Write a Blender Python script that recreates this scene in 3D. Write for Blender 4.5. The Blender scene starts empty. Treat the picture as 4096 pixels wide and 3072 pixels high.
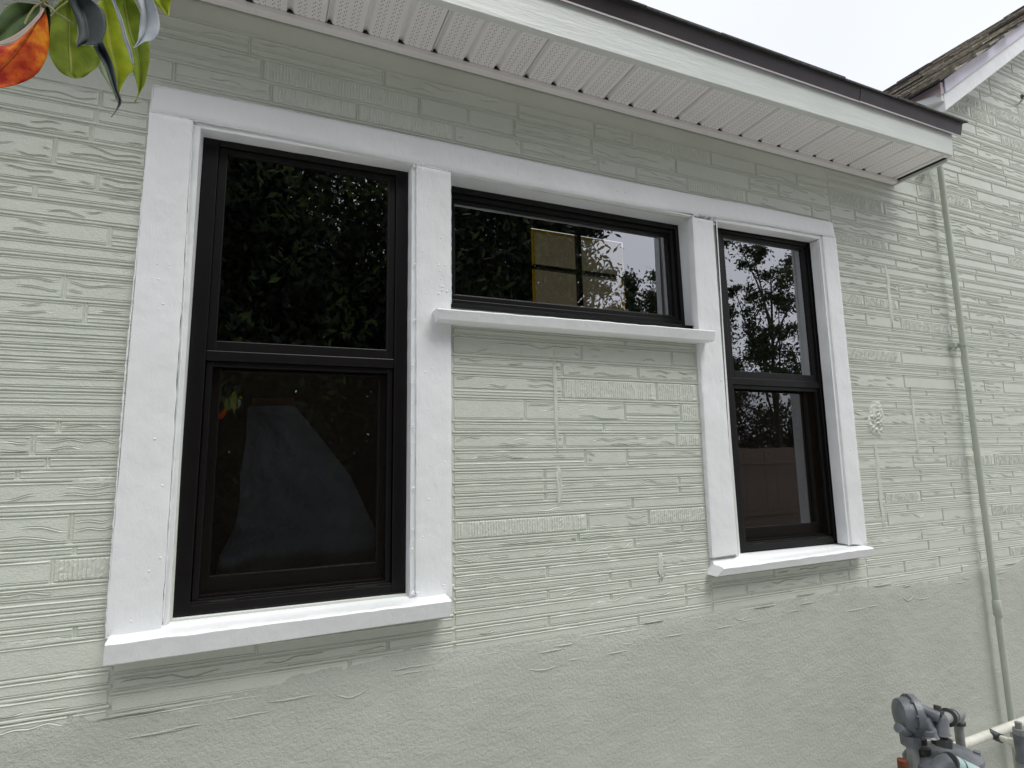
import bpy, math, random
import numpy as np
from mathutils import Vector, Euler, noise

# ------------------------------------------------------------------ camera, world, sun
SC = bpy.context.scene
COL = SC.collection
CAM = Vector((-0.0359, -1.5734, 1.62))
EUL = Euler((1.7077, 0.0215, -0.4145), 'XYZ')
FPX = 2313.96
cd = bpy.data.cameras.new('camera'); cam = bpy.data.objects.new('camera', cd); COL.objects.link(cam)
cam.location = CAM; cam.rotation_euler = EUL
cd.sensor_width = 36; cd.lens = FPX / 4096 * 36; cd.clip_start = 0.02; cd.clip_end = 500
SC.camera = cam
RM = EUL.to_matrix()

W = bpy.data.worlds.new('World'); SC.world = W; W.use_nodes = True
nt = W.node_tree; nt.nodes.clear()
sky = nt.nodes.new('ShaderNodeTexSky'); sky.sky_type = 'NISHITA'; sky.sun_disc = False
SUN_EL, SUN_AZ = math.radians(61), math.radians(150)      # sun behind the camera, a little to its right
sky.sun_elevation = SUN_EL; sky.sun_rotation = SUN_AZ; sky.air_density = 1.0; sky.dust_density = 6.0; sky.ozone_density = 1.0
hs = nt.nodes.new('ShaderNodeHueSaturation'); hs.inputs['Saturation'].default_value = 0.12; hs.inputs['Value'].default_value = 0.8
mixc = nt.nodes.new('ShaderNodeMixRGB'); mixc.inputs[0].default_value = 0.80
mixc.inputs[2].default_value = (6.0, 6.14, 6.5, 1)      # the even overcast layer
bg = nt.nodes.new('ShaderNodeBackground'); bg.inputs[1].default_value = 0.106
wo = nt.nodes.new('ShaderNodeOutputWorld')
cn = nt.nodes.new('ShaderNodeTexNoise'); cn.inputs['Scale'].default_value = 2.2; cn.inputs['Detail'].default_value = 4
ctc = nt.nodes.new('ShaderNodeTexCoord'); cr = nt.nodes.new('ShaderNodeValToRGB')
cr.color_ramp.elements[0].position = 0.3; cr.color_ramp.elements[0].color = (0.88, 0.90, 0.955, 1); cr.color_ramp.elements[1].position = 0.7; cr.color_ramp.elements[1].color = (0.99, 0.99, 1.0, 1)
cm = nt.nodes.new('ShaderNodeMixRGB'); cm.blend_type = 'MULTIPLY'; cm.inputs[0].default_value = 1; cm.inputs[1].default_value = (6.2, 6.36, 6.72, 1)
nt.links.new(ctc.outputs['Generated'], cn.inputs['Vector']); nt.links.new(cn.outputs[0], cr.inputs[0]); nt.links.new(cr.outputs[0], cm.inputs[2]); nt.links.new(cm.outputs[0], mixc.inputs[2])
nt.links.new(sky.outputs[0], hs.inputs['Color']); nt.links.new(hs.outputs[0], mixc.inputs[1])
nt.links.new(mixc.outputs[0], bg.inputs[0]); nt.links.new(bg.outputs[0], wo.inputs[0])
sl = bpy.data.lights.new('sun', 'SUN'); sl.energy = 1.35; sl.angle = math.radians(32); sl.color = (1.0, 0.985, 0.955)
so = bpy.data.objects.new('sun', sl); COL.objects.link(so)
sd = Vector((math.sin(SUN_AZ) * math.cos(SUN_EL), math.cos(SUN_AZ) * math.cos(SUN_EL), math.sin(SUN_EL)))
so.rotation_euler = sd.to_track_quat('Z', 'Y').to_euler(); so.location = (2, -6, 9)
SC.view_settings.view_transform = 'Standard'; SC.view_settings.look = 'None'
SC.view_settings.exposure = 0.80; SC.view_settings.gamma = 1.0; SC.view_settings.use_curve_mapping = False
SC.cycles.max_bounces = 8; SC.cycles.transparent_max_bounces = 16

rng = random.Random(7)

def at(u, v, y):
    """point of the plane Y = y seen at pixel (u, v) of the 4096 x 3072 photograph"""
    d = RM @ Vector(((u - 2048) / FPX, -(v - 1536) / FPX, -1))
    return CAM + d * ((y - CAM.y) / d.y)

# ------------------------------------------------------------------ materials
def mat(name, col, rough=0.5, col2=None, nscale=6.0, bumps=(), metal=0.0, spec=0.5, streak=None, lo=0.35, hi=0.65, coat=0):
    m = bpy.data.materials.new(name); m.use_nodes = True; t = m.node_tree; N = t.nodes; L = t.links
    b = N['Principled BSDF']; b.inputs['Roughness'].default_value = rough; b.inputs['Metallic'].default_value = metal
    b.inputs['Specular IOR Level'].default_value = spec
    if coat: b.inputs['Coat Weight'].default_value = coat
    tc = N.new('ShaderNodeTexCoord'); src = tc.outputs['Object']
    if streak:
        mp = N.new('ShaderNodeMapping'); mp.inputs['Scale'].default_value = streak; L.new(src, mp.inputs[0]); csrc = mp.outputs[0]
    else: csrc = src
    if col2 is None: col2 = tuple(c * 0.93 for c in col[:3])
    n = N.new('ShaderNodeTexNoise'); n.inputs['Scale'].default_value = nscale; n.inputs['Detail'].default_value = 6; L.new(csrc, n.inputs['Vector'])
    r = N.new('ShaderNodeValToRGB'); r.color_ramp.elements[0].position = lo; r.color_ramp.elements[1].position = hi
    r.color_ramp.elements[0].color = (*col2[:3], 1); r.color_ramp.elements[1].color = (*col[:3], 1)
    L.new(n.outputs[0], r.inputs[0]); L.new(r.outputs[0], b.inputs['Base Color'])
    prev = None
    for (sc, dist, det, st) in bumps:
        q = N.new('ShaderNodeTexNoise'); q.inputs['Scale'].default_value = sc; q.inputs['Detail'].default_value = det; q.inputs['Roughness'].default_value = 0.6
        mp = N.new('ShaderNodeMapping'); L.new(src, mp.inputs[0]); L.new(mp.outputs[0], q.inputs['Vector'])
        if st: mp.inputs['Scale'].default_value = st
        else: mp.inputs['Rotation'].default_value = (0.5, 0.7, 0.4)
        bm = N.new('ShaderNodeBump'); bm.inputs['Distance'].default_value = dist; bm.inputs['Strength'].default_value = 1.0
        L.new(q.outputs[0], bm.inputs['Height'])
        if prev: L.new(prev.outputs[0], bm.inputs['Normal'])
        prev = bm
    if prev: L.new(prev.outputs[0], b.inputs['Normal'])
    return m

SAGE = (0.610, 0.642, 0.558); SAGE2 = (0.550, 0.580, 0.502)
M = {}
M['sage'] = mat('sage_painted_stucco', SAGE, 0.42, SAGE2, 3, [(30, 0.0014, 3, None), (190, 0.0012, 3, (1, 1, 1.4)), (620, 0.0005, 2, None)], spec=1.0)
M['skirt'] = mat('sage_painted_render', (0.475, 0.496, 0.437), 0.5, (0.42, 0.440, 0.385), 2.5, [(10, 0.002, 1, None), (105, 0.0030, 3, None), (290, 0.0016, 3, None)], spec=0.4)
M['white'] = mat('white_trim_paint', (0.80, 0.815, 0.815), 0.42, (0.735, 0.75, 0.745), 3, [(11, 0.0032, 2, None), (45, 0.0016, 4, (1, 1, .5)), (330, 0.0004, 2, None)], spec=0.9)
M['vinyl'] = mat('white_vinyl', (0.84, 0.81, 0.80), 0.4, (0.80, 0.77, 0.76), 3, [(40, 0.0004, 2, None)])
M['fascia'] = mat('pale_fascia_paint', (0.64, 0.67, 0.63), 0.45, (0.59, 0.62, 0.58), 4, [(14, 0.002, 4, (0.3, 1, 3)), (120, 0.0006, 4, (0.2, 1, 2))])
M['drip'] = mat('brown_metal_flashing', (0.050, 0.040, 0.042), 0.38, (0.038, 0.030, 0.032), 3, [(6, 0.004, 2, (1, 1, .3))], spec=0.4)
M['hem'] = mat('pale_metal_hem', (0.50, 0.45, 0.47), 0.4)
M['frame'] = mat('black_window_vinyl', (0.0075, 0.0065, 0.0065), 0.36, (0.006, 0.005, 0.005), 20, [(200, 0.0002, 2, None)], spec=0.3)
M['pipe'] = mat('sage_pipe_paint', (0.46, 0.49, 0.42), 0.42, (0.41, 0.44, 0.375), 8, [(60, 0.0006, 3, None)])
M['gas'] = mat('grey_meter_paint', (0.15, 0.162, 0.175), 0.42, (0.085, 0.095, 0.105), 18, [(90, 0.0012, 4, None)])
M['gasdark'] = mat('dark_fitting', (0.045, 0.05, 0.05), 0.5, (0.03, 0.032, 0.03), 25, [(120, 0.0012, 4, None)])
M['galv'] = mat('galvanised_pipe', (0.26, 0.28, 0.27), 0.45, (0.19, 0.20, 0.19), 20, [(90, 0.0006, 3, None)])
M['rust'] = mat('rusty_iron', (0.20, 0.055, 0.02), 0.8, (0.11, 0.03, 0.012), 40, [(200, 0.0012, 4, None)])
M['pinkpipe'] = mat('off_white_pipe_paint', (0.66, 0.65, 0.58), 0.4, (0.56, 0.55, 0.48), 20, [(70, 0.0006, 3, None)])
M['label'] = mat('pale_green_tape', (0.36, 0.50, 0.47), 0.5, (0.30, 0.43, 0.41), 10)
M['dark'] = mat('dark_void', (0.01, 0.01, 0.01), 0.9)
M['perf'] = mat('perforation_hole', (0.015, 0.012, 0.012), 0.9)
M['shingle'] = [mat('roof_shingle_%s' % n, c, 0.9, c2, 40, [(150, 0.002, 4, None)], streak=(6, 1, 6)) for n, c, c2 in
                (('brown', (0.085, 0.072, 0.066), (0.025, 0.022, 0.02)), ('tan', (0.50, 0.46, 0.36), (0.14, 0.12, 0.10)), ('grey', (0.15, 0.13, 0.115), (0.05, 0.045, 0.04)))]
M['edge'] = mat('asphalt_shingle', (0.075, 0.08, 0.07), 0.9, (0.035, 0.038, 0.035), 60, [(250, 0.002, 4, None)])
M['lav'] = mat('lavender_metal', (0.60, 0.57, 0.66), 0.35, (0.56, 0.53, 0.62), 4)
M['pinkmetal'] = mat('pinkish_fascia_metal', (0.55, 0.44, 0.47), 0.4, (0.47, 0.37, 0.40), 6)
M['concrete'] = mat('concrete', (0.44, 0.43, 0.40), 0.85, (0.38, 0.37, 0.35), 2, [(60, 0.003, 5, None)])
M['wood'] = mat('brown_fence_wood', (0.20, 0.15, 0.115), 0.8, (0.13, 0.10, 0.075), 8, [(60, 0.001, 4, (1, 1, .1))], streak=(4, 4, 0.4))
M['bark'] = mat('tree_bark', (0.06, 0.05, 0.04), 0.9, (0.035, 0.028, 0.022), 12, [(30, 0.01, 4, (1, 1, .3))])
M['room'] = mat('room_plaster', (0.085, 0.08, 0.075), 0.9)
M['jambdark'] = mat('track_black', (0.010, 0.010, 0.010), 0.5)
M['cord'] = mat('pale_cord', (0.5, 0.5, 0.5), 0.7)
M['cable'] = mat('black_cable', (0.02, 0.02, 0.02), 0.6)
M['orange'] = mat('orange_cardboard', (0.70, 0.28, 0.10), 0.8)
M['yellow'] = mat('yellow_masking_tape', (0.65, 0.42, 0.02), 0.7, (0.55, 0.33, 0.015), 30)

def leaf_mat(name, c1, c2, trans=0.35, rough=0.45, vein=(0.5, 0.55, 0.2), veinw=0.5, c3=None, spots=False, rim=0.4, nscale=80, lo=0.36, hi=0.64):
    m = bpy.data.materials.new(name); m.use_nodes = True; t = m.node_tree; N = t.nodes; L = t.links
    b = N['Principled BSDF']; b.inputs['Roughness'].default_value = rough + .2; b.inputs['Specular IOR Level'].default_value = 0.28
    tc = N.new('ShaderNodeTexCoord'); uv = N.new('ShaderNodeUVMap'); sx = N.new('ShaderNodeSeparateXYZ'); L.new(uv.outputs[0], sx.inputs[0])
    n = N.new('ShaderNodeTexNoise'); n.inputs['Scale'].default_value = nscale; n.inputs['Detail'].default_value = 5; L.new(tc.outputs['Object'], n.inputs['Vector'])
    r = N.new('ShaderNodeValToRGB'); r.color_ramp.elements[0].position = lo; r.color_ramp.elements[1].position = hi
    r.color_ramp.elements[0].color = (*c1, 1); r.color_ramp.elements[1].color = (*c2, 1)
    if c3:
        e = r.color_ramp.elements.new(0.52); e.color = (*c3, 1)
    L.new(n.outputs[0], r.inputs[0]); out = r.outputs[0]
    if spots:
        v = N.new('ShaderNodeTexVoronoi'); v.inputs['Scale'].default_value = 340; L.new(tc.outputs['Object'], v.inputs['Vector'])
        c = N.new('ShaderNodeMath'); c.operation = 'LESS_THAN'; c.inputs[1].default_value = 0.16; L.new(v.outputs['Distance'], c.inputs[0])
        mm = N.new('ShaderNodeMath'); mm.operation = 'MULTIPLY'; mm.inputs[1].default_value = 0.55; L.new(c.outputs[0], mm.inputs[0])
        mx = N.new('ShaderNodeMixRGB'); L.new(mm.outputs[0], mx.inputs[0]); L.new(out, mx.inputs[1]); mx.inputs[2].default_value = (0.06, 0.015, 0.005, 1); out = mx.outputs[0]
    # midrib and side veins from the leaf's own UV (u across, v along)
    a = N.new('ShaderNodeMath'); a.operation = 'SUBTRACT'; a.inputs[1].default_value = 0.5; L.new(sx.outputs[0], a.inputs[0])
    ab = N.new('ShaderNodeMath'); ab.operation = 'ABSOLUTE'; L.new(a.outputs[0], ab.inputs[0])
    mr = N.new('ShaderNodeMapRange'); mr.inputs[1].default_value = 0.018; mr.inputs[2].default_value = 0.04; mr.inputs[3].default_value = 1; mr.inputs[4].default_value = 0; L.new(ab.outputs[0], mr.inputs[0])
    s = N.new('ShaderNodeMath'); s.operation = 'MULTIPLY_ADD'; s.inputs[1].default_value = -0.9; L.new(ab.outputs[0], s.inputs[0]); L.new(sx.outputs[1], s.inputs[2])
    s2 = N.new('ShaderNodeMath'); s2.operation = 'MULTIPLY'; s2.inputs[1].default_value = 13; L.new(s.outputs[0], s2.inputs[0])
    fr = N.new('ShaderNodeMath'); fr.operation = 'FRACT'; L.new(s2.outputs[0], fr.inputs[0])
    lt = N.new('ShaderNodeMath'); lt.operation = 'LESS_THAN'; lt.inputs[1].default_value = 0.07; L.new(fr.outputs[0], lt.inputs[0])
    l3 = N.new('ShaderNodeMath'); l3.operation = 'MULTIPLY'; l3.inputs[1].default_value = 0.28; L.new(lt.outputs[0], l3.inputs[0])
    mxx = N.new('ShaderNodeMath'); mxx.operation = 'MAXIMUM'; L.new(mr.outputs[0], mxx.inputs[0]); L.new(l3.outputs[0], mxx.inputs[1])
    rimn = N.new('ShaderNodeMapRange'); rimn.inputs[1].default_value = 0.475; rimn.inputs[2].default_value = 0.495; rimn.inputs[3].default_value = 0; rimn.inputs[4].default_value = rim; L.new(ab.outputs[0], rimn.inputs[0])
    mx3 = N.new('ShaderNodeMath'); mx3.operation = 'MAXIMUM'; L.new(mxx.outputs[0], mx3.inputs[0]); L.new(rimn.outputs[0], mx3.inputs[1])
    vw = N.new('ShaderNodeMath'); vw.operation = 'MULTIPLY'; vw.inputs[1].default_value = veinw; L.new(mx3.outputs[0], vw.inputs[0])
    mx2 = N.new('ShaderNodeMixRGB'); L.new(vw.outputs[0], mx2.inputs[0]); L.new(out, mx2.inputs[1]); mx2.inputs[2].default_value = (*vein, 1)
    L.new(mx2.outputs[0], b.inputs['Base Color'])
    bm = N.new('ShaderNodeBump'); bm.inputs['Distance'].default_value = 0.0008; L.new(mxx.outputs[0], bm.inputs['Height']); L.new(bm.outputs[0], b.inputs['Normal'])
    tr = N.new('ShaderNodeBsdfTranslucent'); L.new(mx2.outputs[0], tr.inputs[0])
    ms = N.new('ShaderNodeMixShader'); ms.inputs[0].default_value = trans
    L.new(b.outputs[0], ms.inputs[1]); L.new(tr.outputs[0], ms.inputs[2]); L.new(ms.outputs[0], N['Material Output'].inputs[0])
    return m

def glass_mat(name, tint, base, dirt=0.0):
    m = bpy.data.materials.new(name); m.use_nodes = True; t = m.node_tree; N = t.nodes; L = t.links; N.remove(N['Principled BSDF'])
    tr = N.new('ShaderNodeBsdfTransparent'); tr.inputs[0].default_value = (*tint, 1)
    g = N.new('ShaderNodeBsdfGlossy'); g.inputs['Roughness'].default_value = 0.0; g.inputs[0].default_value = (0.95, 0.96, 1.0, 1)
    f = N.new('ShaderNodeFresnel'); f.inputs[0].default_value = 1.55
    ad = N.new('ShaderNodeMath'); ad.inputs[1].default_value = base; L.new(f.outputs[0], ad.inputs[0])
    ms = N.new('ShaderNodeMixShader'); L.new(ad.outputs[0], ms.inputs[0]); L.new(tr.outputs[0], ms.inputs[1]); L.new(g.outputs[0], ms.inputs[2])
    tc = N.new('ShaderNodeTexCoord'); q = N.new('ShaderNodeTexNoise'); q.inputs['Scale'].default_value = 2.2; q.inputs['Detail'].default_value = 1; L.new(tc.outputs['Object'], q.inputs[0])
    bm = N.new('ShaderNodeBump'); bm.inputs['Distance'].default_value = 0.0006; L.new(q.outputs[0], bm.inputs['Height']); L.new(bm.outputs[0], g.inputs['Normal'])
    L.new(ms.outputs[0], N['Material Output'].inputs[0]); return m
M['glass'] = glass_mat('coated_window_glass', (0.84, 0.85, 0.86), 0.30)

def see_through(name, col, opacity, rough=0.9, translucent=False):
    m = bpy.data.materials.new(name); m.use_nodes = True; t = m.node_tree; N = t.nodes; L = t.links; N.remove(N['Principled BSDF'])
    d = N.new('ShaderNodeBsdfTranslucent' if translucent else 'ShaderNodeBsdfDiffuse'); d.inputs[0].default_value = (*col, 1)
    tc = N.new('ShaderNodeTexCoord'); q = N.new('ShaderNodeTexNoise'); q.inputs['Scale'].default_value = 5; L.new(tc.outputs['Object'], q.inputs[0])
    mx = N.new('ShaderNodeMixRGB'); mx.inputs[1].default_value = (*[c * .75 for c in col], 1); mx.inputs[2].default_value = (*col, 1); L.new(q.outputs[0], mx.inputs[0]); L.new(mx.outputs[0], d.inputs[0])
    tr = N.new('ShaderNodeBsdfTransparent'); ms = N.new('ShaderNodeMixShader'); ms.inputs[0].default_value = opacity
    L.new(tr.outputs[0], ms.inputs[1]); L.new(d.outputs[0], ms.inputs[2]); L.new(ms.outputs[0], N['Material Output'].inputs[0]); return m
M['screen'] = see_through('insect_mesh', (0.016, 0.013, 0.010), 0.30)
M['paper'] = see_through('brown_masking_paper', (0.155, 0.13, 0.078), 1.0, translucent=True)
M['yellowglow'] = see_through('yellow_tape_backlit', (0.95, 0.66, 0.01), 1.0, translucent=True)
M['sheet'] = mat('bluish_plastic_sheet', (0.80, 0.88, 1.0), 0.4, (0.62, 0.72, 0.90), 7, [(9, 0.02, 3, None)])

# ------------------------------------------------------------------ builders
def link(name, verts, faces, m, parent=None, loc=None, smooth=False, kind=None, label=None, uvs=None, mats=None, fmat=None):
    me = bpy.data.meshes.new(name); me.from_pydata([tuple(v) for v in verts], [], faces)
    if uvs is not None:
        ul = me.uv_layers.new(name='UVMap'); li = np.empty(len(me.loops), np.int32); me.loops.foreach_get('vertex_index', li)
        ul.data.foreach_set('uv', np.asarray(uvs, np.float32)[li].ravel())
    for x in (mats or [m]): me.materials.append(x)
    if fmat is not None: me.polygons.foreach_set('material_index', fmat)
    if smooth: me.polygons.foreach_set('use_smooth', [True] * len(me.polygons))
    o = bpy.data.objects.new(name, me); COL.objects.link(o)
    if loc is not None: o.location = loc
    if parent: o.parent = parent
    if kind: o['kind'] = kind
    if label: o['label'] = label
    return o

def thing(name, label, cat, loc=(0, 0, 0), group=None):
    o = bpy.data.objects.new(name, None); COL.objects.link(o); o.location = loc; o.empty_display_size = 0.1
    o['label'] = label; o['category'] = cat
    if group: o['group'] = group
    return o
def part(name, parent, label=None):
    o = bpy.data.objects.new(name, None); COL.objects.link(o); o.parent = parent; o.empty_display_size = 0.05
    if label: o['label'] = label
    return o

class MB:
    def __init__(s): s.v = []; s.f = []
    def add(s, v, f):
        b = len(s.v); s.v += [tuple(p) for p in v]; s.f += [tuple(i + b for i in q) for q in f]
    def box(s, a, b):
        x0, y0, z0 = a; x1, y1, z1 = b
        s.add([(x0, y0, z0), (x1, y0, z0), (x1, y1, z0), (x0, y1, z0), (x0, y0, z1), (x1, y0, z1), (x1, y1, z1), (x0, y1, z1)],
              [(0, 3, 2, 1), (4, 5, 6, 7), (0, 1, 5, 4), (1, 2, 6, 5), (2, 3, 7, 6), (3, 0, 4, 7)])
    def hexa(s, p):   # 8 points: front bl, br, tr, tl then back bl, br, tr, tl
        s.add(p, [(0, 1, 2, 3), (5, 4, 7, 6), (4, 0, 3, 7), (1, 5, 6, 2), (3, 2, 6, 7), (4, 5, 1, 0)])
    def tube(s, pts, r, n=14, cap=True):
        pts = [Vector(p) for p in pts]; rs = r if isinstance(r, (list, tuple)) else [r] * len(pts)
        b = len(s.v); up = None
        for i, p in enumerate(pts):
            d = (pts[min(i + 1, len(pts) - 1)] - pts[max(i - 1, 0)]).normalized()
            if up is None: up = Vector((0, 0, 1)) if abs(d.z) < 0.9 else Vector((0, 1, 0))
            a = d.cross(up).normalized(); c = a.cross(d).normalized(); up = c
            for k in range(n):
                t = 2 * math.pi * k / n; s.v.append(tuple(p + (a * math.cos(t) + c * math.sin(t)) * rs[i]))
        for i in range(len(pts) - 1):
            for k in range(n):
                q = b + i * n; s.f.append((q + k, q + (k + 1) % n, q + n + (k + 1) % n, q + n + k))
        if cap:
            s.f.append(tuple(b + k for k in reversed(range(n)))); q = b + (len(pts) - 1) * n; s.f.append(tuple(q + k for k in range(n)))
    def build(s, name, m, parent=None, **k):
        return link(name, s.v, s.f, m, parent, **k)

def bevel(o, w=0.002, seg=2):
    md = o.modifiers.new('bevel', 'BEVEL'); md.width = w; md.segments = seg; md.limit_method = 'ANGLE'; md.angle_limit = math.radians(40)
    return o
def tidy(o, angle=40):
    me = o.data; me.polygons.foreach_set('use_smooth', [True] * len(me.polygons)); me.set_sharp_from_angle(angle=math.radians(angle)); return o

def board(name, fl, fr, bl, br, depth, m, parent, amp=0.0012, step=0.014, label=None, steps=None, rnd=0.002, kind=None):
    """painted board: front face between the polyline (fl -> fr) above and (bl -> br) below, hand-painted unevenness, soft edges.
    the four corners are points on the front plane; depth is how far it goes back"""
    fl, fr, bl, br = map(Vector, (fl, fr, bl, br))
    nx = max(2, int((fr - fl).length / step)); nz = max(2, int((fl - bl).length / step))
    L = (fr - fl).length; H = (fl - bl).length
    sx = [0, rnd * .35 / L, rnd / L] + [i / nx for i in range(1, nx)] + [1 - rnd / L, 1 - rnd * .35 / L, 1]
    sz = [0, rnd * .35 / H, rnd / H] + [i / nz for i in range(1, nz)] + [1 - rnd / H, 1 - rnd * .35 / H, 1]
    sx = sorted(set(max(0, min(1, q)) for q in sx)); sz = sorted(set(max(0, min(1, q)) for q in sz))
    V = []; F = []
    seed = rng.random() * 50
    def drop(q, n_):   # rounding of the edge
        d = min(q, 1 - q) * n_
        return rnd * 0.8 * (1 - math.sqrt(max(0, 1 - (1 - min(1, d / rnd)) ** 2)))
    for a in sz:
        for b_ in sx:
            top = fl.lerp(fr, b_); bot = bl.lerp(br, b_); p = bot.lerp(top, a)
            n_ = noise.noise(Vector((p.x * 14 + seed, 3.1, p.z * 14))) * amp + noise.noise(Vector((p.x * 55 + seed, 9.1, p.z * 55))) * amp * .5
            ex = noise.noise(Vector((p.x * 22 + seed, 1.7, p.z * 22))) * amp * 2.0
            p.y += max(drop(b_, L), drop(a, H)) + n_
            if a in (0, 1): p.z += ex
            if b_ in (0, 1): p.x += ex
            V.append(p)
    w = len(sx); h = len(sz)
    for j in range(h - 1):
        for i in range(w - 1): q = j * w + i; F.append((q, q + 1, q + w + 1, q + w))
    ring = [i for i in range(w)] + [j * w + w - 1 for j in range(1, h)] + [(h - 1) * w + i for i in range(w - 2, -1, -1)] + [j * w for j in range(h - 2, 0, -1)]
    b0 = len(V)
    for r in ring: V.append(Vector((V[r].x, fl.y + depth, V[r].z)))
    for k in range(len(ring)):
        k2 = (k + 1) % len(ring); F.append((ring[k2], ring[k], b0 + k, b0 + k2))
    o = link(name, V, F, m, parent, smooth=True, label=label, kind=kind)
    o.data.set_sharp_from_angle(angle=math.radians(50))
    return o

# ------------------------------------------------------------------ ground
GZ = 0.0
mb = MB(); mb.add([(-200, -200, 0), (200, -200, 0), (200, 200, 0), (-200, 200, 0)], [(0, 1, 2, 3)])
g = mb.build('ground', M['concrete'], kind='structure')

# ------------------------------------------------------------------ the house
house = thing('house', 'sage green stucco house with white trimmed black windows under a white soffit', 'house', (0, 0, 0))
wall = part('wall', house)

YC = -0.0185
HOLES = [(-0.195, 0.352, 1.285, 2.488), (0.470, 1.392, 2.060, 2.488), (1.505, 2.045, 1.283, 2.508)]
def gable_z(x): return min(3.28 + 0.685 * (x - 2.888), 3.28 + 0.685 * (5.6 - 2.888) - 0.685 * (x - 5.6))
# the flat backing coat with its window openings
xs = [-2.4] + sorted({h[0] for h in HOLES} | {h[1] for h in HOLES}) + [2.60]
zs = [0.0] + sorted({h[2] for h in HOLES} | {h[3] for h in HOLES}) + [2.95]
mb = MB()
for i in range(len(xs) - 1):
    for j in range(len(zs) - 1):
        cx = (xs[i] + xs[i + 1]) / 2; cz = (zs[j] + zs[j + 1]) / 2
        if any(h[0] < cx < h[1] and h[2] < cz < h[3] for h in HOLES): continue
        mb.add([(xs[i], 0, zs[j]), (xs[i + 1], 0, zs[j]), (xs[i + 1], 0, zs[j + 1]), (xs[i], 0, zs[j + 1])], [(0, 1, 2, 3)])
px = [2.60, 2.888, 3.6, 4.6, 5.6, 7.0, 8.3]
for a, b_ in zip(px[:-1], px[1:]):
    mb.add([(a, 0, 0), (b_, 0, 0), (b_, 0, gable_z(b_)), (a, 0, gable_z(a))], [(0, 1, 2, 3)])
mb.build('backing_coat', M['sage'], wall)

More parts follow.
